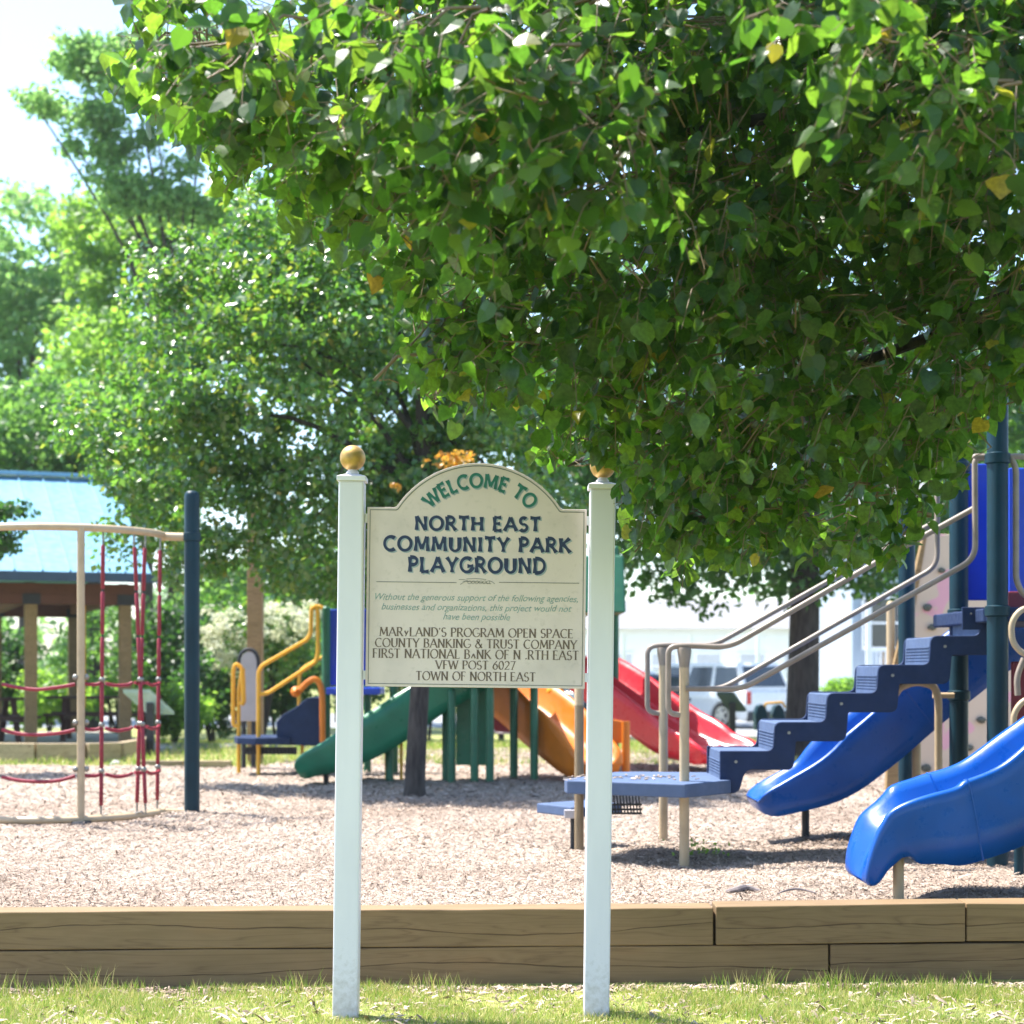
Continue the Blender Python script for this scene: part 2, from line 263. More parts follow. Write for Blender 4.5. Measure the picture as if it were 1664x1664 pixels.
class MB:
    def __init__(s, mat=None): s.v = []; s.f = []; s.M = mat
    def add(s, vs_, fs):
        n = len(s.v)
        for p in vs_:
            p = Vector(p); s.v.append(s.M @ p if s.M else p)
        s.f += [tuple(i + n for i in f) for f in fs]; return s
    def box(s, x0, x1, y0, y1, z0, z1):
        v = [(x, y, z) for z in (z0, z1) for y in (y0, y1) for x in (x0, x1)]
        return s.add(v, [(0, 2, 3, 1), (4, 5, 7, 6), (0, 1, 5, 4), (2, 6, 7, 3), (0, 4, 6, 2), (1, 3, 7, 5)])
    def bar(s, a, b_, w, h):
        a = Vector(a); b_ = Vector(b_); d = (b_ - a).normalized(); up = Vector((0, 0, 1)) if abs(d.z) < .95 else Vector((0, 1, 0))
        x = d.cross(up).normalized(); y = x.cross(d).normalized(); v = []
        for p in (a, b_):
            for sx, sy in ((-1, -1), (1, -1), (1, 1), (-1, 1)): v.append(p + x * sx * w / 2 + y * sy * h / 2)
        return s.add(v, [(0, 1, 2, 3), (4, 7, 6, 5), (0, 4, 5, 1), (1, 5, 6, 2), (2, 6, 7, 3), (3, 7, 4, 0)])
    def tube(s, pts, r, n=10, caps=True):
        pts = [Vector(p) for p in pts]; L = len(pts); rs = r if isinstance(r, (list, tuple)) else [r] * L
        d0 = (pts[1] - pts[0]).normalized(); up = Vector((0, 0, 1)) if abs(d0.z) < .9 else Vector((1, 0, 0)); u = d0.cross(up).normalized()
        v = []; f = []
        for i, p in enumerate(pts):
            d = (pts[min(i + 1, L - 1)] - pts[max(i - 1, 0)]).normalized()
            u = (u - d * u.dot(d)); u = u.normalized() if u.length > 1e-6 else d.orthogonal().normalized(); w = d.cross(u)
            for k in range(n):
                a = 2 * math.pi * k / n; v.append(p + (u * math.cos(a) + w * math.sin(a)) * rs[i])
        for i in range(L - 1):
            for k in range(n):
                k2 = (k + 1) % n; f.append((i * n + k, i * n + k2, (i + 1) * n + k2, (i + 1) * n + k))
        if caps: f.append(tuple(range(n))[::-1]); f.append(tuple((L - 1) * n + k for k in range(n)))
        return s.add(v, f)
    def lathe(s, c, prof, n=20, axis='z'):
        c = Vector(c); v = []; f = []
        for r, h in prof:
            for k in range(n):
                a = 2 * math.pi * k / n; p = (r * math.cos(a), r * math.sin(a), h)
                if axis == 'y': p = (p[0], p[2], p[1])
                if axis == 'x': p = (p[2], p[0], p[1])
                v.append(c + Vector(p))
        L = len(prof)
        for i in range(L - 1):
            for k in range(n):
                k2 = (k + 1) % n; f.append((i * n + k, i * n + k2, (i + 1) * n + k2, (i + 1) * n + k))
        f.append(tuple(range(n))[::-1]); f.append(tuple((L - 1) * n + k for k in range(n)))
        return s.add(v, f)
    def ball(s, c, r, n=14, sz=1.0, jit=0):
        prof = [(max(1e-4, r * math.sin(math.pi * i / (n // 2 + 1))), -r * sz * math.cos(math.pi * i / (n // 2 + 1))) for i in range(0, n // 2 + 2)]
        a = len(s.v); s.lathe(c, prof, n)
        if jit:
            for i in range(a, len(s.v)):
                q = s.v[i]; s.v[i] = q + (q - Vector(c)) * RND.uniform(-jit, jit)
        return s
    def prism(s, poly, y0, y1):                     # polygon given in (x, z), extruded along y
        n = len(poly); v = [(x, y0, z) for x, z in poly] + [(x, y1, z) for x, z in poly]
        f = [tuple(range(n)), tuple(range(n, 2 * n))[::-1]] + [(i, n + i, n + (i + 1) % n, (i + 1) % n) for i in range(n)]
        return s.add(v, f)
    def flat(s, poly, z0, z1):                      # polygon in (x, y), extruded along z
        n = len(poly); v = [(x, y, z0) for x, y in poly] + [(x, y, z1) for x, y in poly]
        f = [tuple(range(n))[::-1], tuple(range(n, 2 * n))] + [(i, (i + 1) % n, n + (i + 1) % n, n + i) for i in range(n)]
        return s.add(v, f)
    def loft(s, rings, closed=True, caps=True):
        n = len(rings[0]); v = [p for r in rings for p in r]; f = []
        for i in range(len(rings) - 1):
            for k in range(n if closed else n - 1):
                k2 = (k + 1) % n; f.append((i * n + k, i * n + k2, (i + 1) * n + k2, (i + 1) * n + k))
        if caps: f.append(tuple(range(n))[::-1]); f.append(tuple((len(rings) - 1) * n + k for k in range(n)))
        return s.add(v, f)
    def build(s, name, mat, parent=None, bev=0, smooth=False, label=None, origin=None, fixn=True):
        c = origin
        if c is None:
            xs = [p.x for p in s.v]; ys = [p.y for p in s.v]; zs = [p.z for p in s.v]
            c = Vector(((min(xs) + max(xs)) / 2, (min(ys) + max(ys)) / 2, (min(zs) if parent is None else (min(zs) + max(zs)) / 2)))
        c = Vector(c); me = bpy.data.meshes.new(name); me.from_pydata([p - c for p in s.v], [], s.f)
        if fixn:
            bm = bmesh.new(); bm.from_mesh(me); bmesh.ops.recalc_face_normals(bm, faces=bm.faces); bm.to_mesh(me); bm.free()
        me.materials.append(mat if not isinstance(mat, str) else M[mat])
        if smooth:
            me.shade_smooth(); 
        o = bpy.data.objects.new(name, me); link(o); ORG[o.name] = c
        if parent: o.parent = parent; o.location = c - ORG[parent.name]
        else: o.location = c
        if smooth and smooth != 2:
            try: me.set_sharp_from_angle(angle=math.radians(40))
            except Exception: pass
        if bev:
            b_ = o.modifiers.new('bevel', 'BEVEL'); b_.width = bev; b_.segments = 2; b_.limit_method = 'ANGLE'
        if label: o['label'] = label
        return o
def rawmesh(name, V, faces_n, idx, mat, parent=None, smooth=False):   # numpy vertices, faces of one size
    me = bpy.data.meshes.new(name); nv = len(V); idx = np.asarray(idx, dtype=np.int32); nf = len(idx) // faces_n
    c = Vector((0, 0, 0)) if parent is None else ORG[parent.name]
    V = np.asarray(V, dtype=np.float32) - np.array(c, dtype=np.float32)
    me.vertices.add(nv); me.vertices.foreach_set('co', V.ravel())
    me.loops.add(len(idx)); me.loops.foreach_set('vertex_index', idx)
    me.polygons.add(nf); me.polygons.foreach_set('loop_start', np.arange(0, nf * faces_n, faces_n, dtype=np.int32))
    me.update(calc_edges=True); me.validate()
    me.materials.append(M[mat] if isinstance(mat, str) else mat)
    if smooth: me.shade_smooth()
    o = bpy.data.objects.new(name, me); link(o); ORG[o.name] = c
    if parent: o.parent = parent
    return o
def unit(a): return a / np.maximum(np.linalg.norm(a, axis=1, keepdims=True), 1e-9)
T_DIAMOND = (np.array([[0, 0, 0], [-.36, .45, .09], [0, 1, -.05], [.36, .45, .09]]), [0, 1, 2, 0, 2, 3])
_h = [(0, 0, 0), (0, .42, 0), (.03, 1.06, -.16), (-.22, -.10, .05), (-.46, .10, .12), (-.53, .42, .16), (-.33, .76, .03), (.24, -.12, .03), (.48, .05, .10), (.50, .40, .11), (.31, .72, .07)]
T_HEART = (np.array(_h, dtype=float), [0, 3, 4, 0, 4, 1, 1, 4, 5, 1, 5, 6, 1, 6, 2, 0, 8, 7, 0, 1, 8, 1, 9, 8, 1, 10, 9, 1, 2, 10])
def leaf_frames(N, out=None, droop=.5, updir=.6):
    n = unit(rng.normal(size=(N, 3)) + np.array([0, 0, updir]) + (0 if out is None else out))
    v = rng.normal(size=(N, 3)) + np.array([0, 0, -droop]); v = v - n * np.sum(v * n, axis=1, keepdims=True); v = unit(v)
    return np.cross(v, n), v, n
def leaves_np(C, S, fr, tmpl, bend=None):
    U, Vv, W = fr; T, idx = tmpl; k = len(T)
    T3 = np.repeat(T[None], len(C), 0)
    if bend is not None: T3 = T3.copy(); T3[:, :, 2] *= bend[:, None]
    if bend is not None and k > 4:
        T3[:, 3:, :2] += rng.normal(size=(len(C), k - 3, 2)) * .045; T3[:, :, 2] += rng.normal(size=(len(C), 1)) * .5 * T3[:, :, 0] ** 2 + rng.normal(size=(len(C), 1)) * .22 * T3[:, :, 1] ** 2
        T3[:, :, 0] *= rng.uniform(.82, 1.12, (len(C), 1)); T3[:, :, 0] += rng.normal(size=(len(C), 1)) * .07 * T3[:, :, 1] ** 2
    V = C[:, None, :] + S[:, None, None] * (T3[:, :, 0:1] * U[:, None, :] + T3[:, :, 1:2] * Vv[:, None, :] + T3[:, :, 2:3] * W[:, None, :])
    I = (np.array(idx)[None, :] + (np.arange(len(C)) * k)[:, None]).ravel()
    return V.reshape(-1, 3), I
def crown_points(blobs, n_clump, per, rc, shell=.45):
    """blobs: (centre xyz, radii xyz). Clumps are spread through the outer part of each ellipsoid."""
    vol = np.array([b_[1][0] * b_[1][1] * b_[1][2] for b_ in blobs]) ** (2 / 3); w = vol / vol.sum()
    pts = []; outs = []
    for (c, r), wi in zip(blobs, w):
        m = max(3, int(n_clump * wi)); d = unit(rng.normal(size=(m, 3))); rad = (shell + (1 - shell) * rng.random((m, 1)) ** .6)
        cc = np.array(c) + d * rad * np.array(r); rr = rc * rng.uniform(.6, 1.35, size=(m, 1))
        q = rng.normal(size=(m, per, 3)); q = q / np.linalg.norm(q, axis=2, keepdims=True) * (rng.random((m, per, 1)) ** .4) * rr[:, None]
        q[:, :, 2] *= .62; pts.append((cc[:, None] + q).reshape(-1, 3)); outs.append((np.repeat(d[:, None], per, 1) * .5 + q / rr[:, None] * .5).reshape(-1, 3))
    return np.vstack(pts), np.vstack(outs)
def blobp(px, py, Y, rx, ry, ryd=None):
    c = P(px, py, Y); s_ = Y / F; return ((c.x, c.y, c.z), (rx * s_, (ryd if ryd else rx * s_), ry * s_))
def tree(name, foot, label, cat, blobs, n_clump, per, rc, leafsize, mat, trunk_r, trunk_top, limbs=6, group=None, lean=(0, 0), droop=.5, shell=.45, barkm='bark'):
    foot = Vector(foot); t = thing(name, foot, label, cat, group)
    top = Vector((foot.x + lean[0], foot.y + lean[1], trunk_top)); mid = (foot + top) / 2 + Vector((.05, .03, 0))
    path = catmull([foot - Vector((0, 0, .15)), foot + Vector((0, 0, .25)), mid, top], 5); L = len(path)
    MB().tube(path, [trunk_r * (1.35 - .35 * min(1, i / 4)) * (1 - .45 * i / L) for i in range(L)], 12).build('trunk', barkm, t, smooth=True)
    for k in range(limbs):
        c, r = blobs[k % len(blobs)]; c = Vector(c); r = Vector(r)
        e = c + Vector((RND.uniform(-.3, .3) * r.x, RND.uniform(-.4, .4) * r.y, RND.uniform(-.3, .3) * r.z)); s0 = foot.lerp(top, RND.uniform(.7, 1))
        p = catmull([s0, s0.lerp(e, .4) + Vector((0, 0, .12 * (e - s0).length)), e], 5)
        MB().tube(p, [trunk_r * .34 * (1 - .88 * i / len(p)) for i in range(len(p))], 7).build('limb', barkm, t, smooth=True)
    C, O = crown_points(blobs, n_clump, per, rc, shell); S = leafsize * rng.uniform(.7, 1.3, len(C))
    V, I = leaves_np(C, S, leaf_frames(len(C), O, droop), T_DIAMOND, rng.uniform(.5, 2, len(C)))
    o = rawmesh('crown', V, 3, I, mat, t); o['kind'] = 'stuff'
    return t
# ------------------------------------------------------------------ the setting
def strips(name, xs, ys, zf, mat, noise_amp=0.0):
    V = []; 
    for y in ys:
        for x in xs:
            yy = y + (.0465 * (max(-15, min(15, x)) + 2.5) if 8 < y < 8.6 else 0)
            V.append((x, yy, (0.0 if y < 8.49 else .21) if 8 < y < 8.6 else zf(x, y)))
    nx = len(xs); f = [(j * nx + i, j * nx + i + 1, (j + 1) * nx + i + 1, (j + 1) * nx + i) for j in range(len(ys) - 1) for i in range(nx - 1)]
    o = MB().add(V, f).build(name, mat, None, origin=(0, 0, 0)); o['kind'] = 'structure'; return o
ys = [-30, 0, 4, 6, 7, 8.47, 8.50, 10, 15, 20, 21.4, 24, 27, 30, 33, 37, 45, 60, 80, 120, 200, 400, 900]
strips('ground', [-700, -200, -60, -30, -15, -14, -8, -4, 0, 4, 8, 15, 30, 60, 200, 700], ys, lambda x, y: (.21 if 8.6 < y <= 20 else gz(y) - .01), 'lawn')
MX0, MX1 = -9.0, 9.0
def mfar(x): return 21.6 if x < -3.2 else (21.6 + (x + 3.2) * 3.4 if x < -1.9 else 26.2)
HOLLOWS = [(1.95, 9.25, .45, .055), (1.75, 12.3, .5, .05), (-2.25, 18.4, .6, .05), (2.6, 20.0, .6, .04), (-3.6, 14.0, .7, .04), (.4, 11.9, .5, .03), (1.0, 18.6, .5, .04)]
def mzv(x, y):
    z = MZ + .011 * np.sin(x * 1.7 + y * .8) + .009 * np.sin(x * 3.9 - y * 2.3) + .005 * np.sin(x * 9.1 + y * 6.3) * np.sin(y * 7.7 - x * 2.1) + .004 * np.sin(x * 17.3 - y * 3.1) * np.sin(y * 13.9)
    for hx, hy, hr, hd in HOLLOWS: z = z - hd * np.exp(-((x - hx) ** 2 + (y - hy) ** 2) / (hr * hr) * 1.8) + hd * .4 * np.exp(-((np.sqrt((x - hx) ** 2 + (y - hy) ** 2) - hr * 1.25) / (hr * .35)) ** 2)
    return z
def mz(x, y): return float(mzv(np.float64(x), np.float64(y)))
def build_mulch():
    nx, ny = 180, 220; V = []; f = []
    y0 = lambda x: 8.52 + .045 * (x + 2.5)
    for j in range(ny + 1):
        for i in range(nx + 1):
            x = MX0 + (MX1 - MX0) * i / nx; t = (j / ny) ** 1.5; y = y0(x) + (mfar(x) - y0(x)) * t
            V.append((x, y, mz(x, y) + RND.uniform(-.006, .006)))
    f = [(j * (nx + 1) + i, j * (nx + 1) + i + 1, (j + 1) * (nx + 1) + i + 1, (j + 1) * (nx + 1) + i) for j in range(ny) for i in range(nx)]
    o = MB().add(V, f).build('playground_floor', 'chips_base', None, origin=(0, 0, 0), smooth=2); o['kind'] = 'structure'
build_mulch()
def build_chips():
    n1, n2, n3 = 150000, 100000, 50000
    Y = np.concatenate([rng.uniform(8.5, 11.5, n1), rng.uniform(11.5, 16, n2), rng.uniform(16, 26, n3)]); N = len(Y)
    X = rng.uniform(-.34, .36, N) * Y
    Z = mzv(X, Y) + rng.uniform(-.004, .015, N)
    L = np.concatenate([rng.gamma(3, .0023, n1) + .0035, rng.gamma(3, .0033, n2) + .0045, rng.gamma(3, .0055, n3) + .008]); Wd = L * rng.uniform(.18, .5, N)
    keep = (Y > 8.56 + .045 * (X + 2.5)) & (Y < np.array([mfar(x) for x in X]) - .05)
    X, Y, Z, L, Wd = X[keep], Y[keep], Z[keep], L[keep], Wd[keep]; N = len(X)
    n = unit(rng.normal(size=(N, 3)) * .33 + np.array([0, 0, 1.0])); v = rng.normal(size=(N, 3)); v = unit(v - n * np.sum(v * n, 1, keepdims=True)); u = np.cross(v, n)
    T = np.array([[-.5, -1, 0], [.5, -1, 0], [.4, 1, 0], [-.4, 1, 0], [0, 0, .5]]); idx = [0, 1, 4, 1, 2, 4, 2, 3, 4, 3, 0, 4]
    C = np.stack([X, Y, Z], 1)
    V = C[:, None, :] + Wd[:, None, None] * (T[None, :, 0:1] * u[:, None] + T[None, :, 2:3] * n[:, None]) + L[:, None, None] * T[None, :, 1:2] * v[:, None]
    I = (np.array(idx)[None] + (np.arange(N) * 5)[:, None]).ravel()
    o = rawmesh('wood_chips', V.reshape(-1, 3), 3, I, 'wood_chip'); tag(o, 'pale shredded wood chips covering the whole playground floor', 'wood chips', kind='stuff')
build_chips()
def build_grass(name, n, ylo, yhi, zf, hmin, hmax, wd, label, dens=None):
    Y = rng.uniform(ylo, yhi, n); X = rng.uniform(-.36, .36, n) * Y
    pat = .5 + .5 * np.sin(X * 3.1 + 1.3) * np.cos(Y * 5 + X * 1.1) + .35 * np.sin(X * 9.3 + Y * 7); keep = rng.random(n) < np.clip(.35 + .65 * pat, .18, 1)
    X, Y, pat = X[keep], Y[keep], pat[keep]; N = len(X); Z = np.array([zf(y) for y in Y]) - .004
    h = rng.uniform(hmin, hmax, N) * (.55 + .75 * np.clip(pat, 0, 1.2)); w = wd * rng.uniform(.6, 1.3, N)
    a = rng.uniform(0, 2 * math.pi, N); lean = rng.normal(size=(N, 2)) * .45 * h[:, None]
    d = np.stack([np.cos(a) * w, np.sin(a) * w], 1); V = np.zeros((N, 5, 3))
    V[:, 0, :2] = np.stack([X, Y], 1) - d; V[:, 1, :2] = np.stack([X, Y], 1) + d; V[:, 2, :2] = np.stack([X, Y], 1) + d * .7 + lean * .4; V[:, 3, :2] = np.stack([X, Y], 1) - d * .7 + lean * .4
    V[:, 4, :2] = np.stack([X, Y], 1) + lean; V[:, 0, 2] = Z; V[:, 1, 2] = Z; V[:, 2, 2] = Z + h * .55; V[:, 3, 2] = Z + h * .55; V[:, 4, 2] = Z + h
    I = (np.array([0, 1, 2, 0, 2, 3, 3, 2, 4])[None] + (np.arange(N) * 5)[:, None]).ravel()
    o = rawmesh(name, V.reshape(-1, 3), 3, I, 'grass_blade'); tag(o, label, 'grass', kind='stuff')
build_grass('grass', 150000, 7.0, 8.38, gz, .010, .042, .0015, 'short patchy green and straw coloured grass in front of the timber wall')
def tufts():
    cs = [(PXx(px, 8.25), RND.uniform(8.12, 8.3), RND.uniform(.05, .13)) for px in [20, 70, 110, 150, 200, 215, 330, 610, 690, 735, 880, 1185, 1240, 1255, 1335, 1345, 1375, 1430, 1440, 1500, 1520, 1560, 1580, 1590, 1640, 480]]
    V = []; I = []
    for x, y, h in cs:
        for k in range(46):
            px = x + RND.gauss(0, .06); py = y + RND.gauss(0, .03); hh = h * RND.uniform(.5, 1.15); lx = RND.gauss(0, .3) * hh; ly = RND.gauss(0, .2) * hh; w = .0017
            n = len(V); V += [(px - w, py, -.003), (px + w, py, -.003), (px + lx * .4 + w * .8, py + ly * .4, hh * .55), (px + lx * .4 - w * .8, py + ly * .4, hh * .55), (px + lx, py + ly, hh)]
            I += [n, n + 1, n + 2, n, n + 2, n + 3, n + 3, n + 2, n + 4]
    o = rawmesh('grass_tufts', np.array(V), 3, I, 'grass_blade'); tag(o, 'taller grass tufts growing against the foot of the timber wall', 'grass', kind='stuff')
tufts()
def spilled():
    N = 7000; X = rng.uniform(-2.9, 2.9, N); Y = 8.30 + .033 * (X + 2.5) - np.abs(rng.normal(size=N)) * .06; Z = rng.uniform(0, .012, N)
    far = rng.random(N) < .55; Y[far] = rng.uniform(7.1, 8.3, far.sum())
    L = rng.gamma(3, .004, N) + .004; Wd = L * rng.uniform(.3, .6, N); n = unit(rng.normal(size=(N, 3)) * .4 + np.array([0, 0, 1.0])); v = rng.normal(size=(N, 3)); v = unit(v - n * np.sum(v * n, 1, keepdims=True)); u = np.cross(v, n)
    T = np.array([[-.5, -1, 0], [.5, -1, 0], [.4, 1, 0], [-.4, 1, 0], [0, 0, .5]]); idx = [0, 1, 4, 1, 2, 4, 2, 3, 4, 3, 0, 4]
    C = np.stack([X, Y, Z], 1); V = C[:, None] + Wd[:, None, None] * (T[None, :, 0:1] * u[:, None] + T[None, :, 2:3] * n[:, None]) + L[:, None, None] * T[None, :, 1:2] * v[:, None]
    o = rawmesh('spilled_chips', V.reshape(-1, 3), 3, (np.array(idx)[None] + (np.arange(N) * 5)[:, None]).ravel(), 'wood_chip'); tag(o, 'stray wood chips and dry leaves lying in the grass below the timbers', 'wood chips', kind='stuff')
spilled()
def far_grass():
    build_grass('far_grass', 70000, 21.7, 36, gz, .04, .10, .008, 'sunlit lawn beyond the playground under the trees')
far_grass()
# road and path
o = MB().flat([(1.5, 37.5), (60, 37.5), (60, 43), (1.5, 43)], -.02, .004).build('road', 'road'); o['kind'] = 'structure'
o = MB().flat([(1.5, 43), (60, 43), (60, 60), (-20, 60), (-20, 46), (1.5, 46)], -.02, .006).build('parking_lot', 'road'); o['kind'] = 'structure'
o = MB().box(1.5, 60, 37.3, 37.5, -.05, .11).build('kerb', 'concrete', bev=.01); o['kind'] = 'structure'
o = MB().flat([(-14, 27.9), (-2.2, 27.2), (-1.5, 28.6), (-14, 29.6)], .20, .262).build('path', 'path'); o['kind'] = 'structure'
o = MB().flat([(-14, 27.0), (-14, 29.0), (-2.4, 28.6), (-2.4, 27.2)], .22, .325).build('footpath', 'path'); o['kind'] = 'structure'

# ------------------------------------------------------------------ retaining wall of squared timbers
rw = thing('retaining_wall', (0, 8.5, 0), 'low retaining wall of stacked squared timbers with a sun bleached top edge, holding back the wood chips', 'retaining wall')
def wall_piece(px0, px1, z0, z1, dy=0.0, dz=(0, 0)):
    def fy(X): return 8.385 + .0465 * (X + 2.5) + dy
    x0 = PXx(px0, 8.5); x1 = PXx(px1, 8.5); mb = MB(); n = max(2, int((x1 - x0) / .3)); rings = []
    for i in range(n + 1):
        x = x0 + (x1 - x0) * i / n; y = fy(x); a = z0 + dz[0] + (dz[1] - dz[0]) * i / n; b_ = z1 + dz[0] + (dz[1] - dz[0]) * i / n; j = RND.uniform(-.0025, .0025)
        rings.append([(x, y + j, a), (x, y + j * .4, b_ + j), (x, y + .185, b_ - j), (x, y + .185, a)])
    mb.loft(rings).build('timber', 'timber', rw, bev=.006)
wall_piece(-900, 1161, .183, .368, 0, (.002, .0)); wall_piece(1165, 1577, .184, .377, -.012, (.0, .008)); wall_piece(1580, 2500, .186, .376, 0.0, (.006, .0))
wall_piece(-1500, -903, .183, .368)
wall_piece(-1500, -260, -.02, .180); wall_piece(-257, 1351, -.02, .180, .004, (0, .0)); wall_piece(1354, 2500, -.02, .182, .002, (.0, .001))

# ------------------------------------------------------------------ welcome sign
TILT = math.radians(.69); SY = 7.72; SB = P(766, 1650, SY)
sg = thing('park_sign', (SB.x, SY, 0), 'cream community park welcome board between two white posts topped with gold balls', 'sign')
def S(px, py):                                      # photograph position on the sign -> untilted (x, z)
    p = P(px, py, SY); dx, dz = p.x - SB.x, p.z
    c, s_ = math.cos(-TILT), math.sin(-TILT); return (SB.x + dx * c + dz * s_, -dx * s_ + dz * c)
posts = [((544.5, 583.5), (550, 592), 1650, 783), ((946, 988), (958, 1003), 1655, 796)]
for k, ((a0, a1), (b0, b1), yb, yt) in enumerate(posts):
    x0, _ = S((a0), yb); x1, _ = S(a1, yb); X0, zt = S(b0, yt); X1, _ = S(b1, yt); cx = (x0 + x1 + X0 + X1) / 4; w = .0565
    po = MB().box(cx - w, cx + w, SY - w, SY + w, -.06, zt).build('post', 'vinyl', sg, bev=.009)
    mb = MB().box(cx - w - .008, cx + w + .008, SY - w - .008, SY + w + .008, zt, zt + .022); v = [(cx + sx * (w + .006) * q, SY + sy * (w + .006) * q, zz) for q, zz in ((1, zt + .022), (.34, zt + .036)) for sx, sy in ((-1, -1), (1, -1), (1, 1), (-1, 1))]
    mb.add(v, [(0, 1, 5, 4), (1, 2, 6, 5), (2, 3, 7, 6), (3, 0, 4, 7), (4, 5, 6, 7)]); mb.build('post_cap', 'vinyl', po, bev=.002)
    r_ = .0575; prof = [(.026, 0), (.030, .008), (.022, .016), (.02, .022)]
    MB().lathe((cx, SY, zt + .034), prof, 20).build('neck', 'vinyl', po, smooth=True)
    MB().ball((cx, SY, zt + .05 + r_), r_, 28).build('finial', 'gold', po, smooth=2)
# panel outline with shouldered arch
xl, zb = S(594, 1115); xr, _ = S(950, 1118); zs = S(594, 824)[1]; xt0 = S(641, 824)[0]; xt1 = S(915, 826)[0]; ztop = S(780, 753)[1]; xc = (xt0 + xt1) / 2; half = (xt1 - xt0) / 2
def outline(ins, n=28):
    rise = ztop - zs; h0 = half - .008; Rr = (h0 * h0 + rise * rise) / (2 * rise); cz = ztop - Rr; rr = Rr - ins
    zsh = zs - ins; a = math.acos(max(-1, min(1, (zsh + .012 - cz) / rr))); pts = [(xl + ins, zb + ins), (xr - ins, zb + ins), (xr - ins, zsh)]
    xe = rr * math.sin(a); pts += [(xc + xe + .014, zsh), (xc + xe + .006, zsh + .004)]
    for i in range(n + 1):
        t = a - 2 * a * i / n; pts.append((xc + rr * math.sin(t), cz + rr * math.cos(t)))
    pts += [(xc - xe - .006, zsh + .004), (xc - xe - .014, zsh), (xl + ins, zsh)]; return pts
pnl = MB().prism(outline(0), SY - .012, SY + .012).build('board', 'sign_board', sg, bev=.0015)
FY = SY - .0122
def ribbon_loop(pts, w, y, mat, name, parent):
    n = len(pts); V = []; f = []
    for i in range(n):
        a = Vector(pts[i - 1]); b_ = Vector(pts[i]); c = Vector(pts[(i + 1) % n]); d = ((b_ - a).normalized() + (c - b_).normalized()).normalized(); nn = Vector((-d.y, d.x)) * w / 2
        V += [(b_.x + nn.x, y, b_.y + nn.y), (b_.x - nn.x, y, b_.y - nn.y), (b_.x + nn.x, y + .0006, b_.y + nn.y), (b_.x - nn.x, y + .0006, b_.y - nn.y)]
    for i in range(n):
        j = (i + 1) % n; f += [(4 * i, 4 * i + 1, 4 * j + 1, 4 * j), (4 * i, 4 * j, 4 * j + 2, 4 * i + 2), (4 * i + 1, 4 * i + 3, 4 * j + 3, 4 * j + 1)]
    return MB().add(V, f).build(name, mat, parent)
ribbon_loop(outline(.0125), .0042, FY - .0010, 'line_ink', 'border_line', pnl)
# two metal brackets fixing the board
for z in (zb + .05, zs - .05):
    MB().box(xr, xr + .03, SY - .01, SY + .01, z - .02, z + .02).build('bracket', 'vinyl', sg)
    MB().box(xl - .012, xl, SY - .01, SY + .01, z - .02, z + .02).build('bracket', 'vinyl', sg)
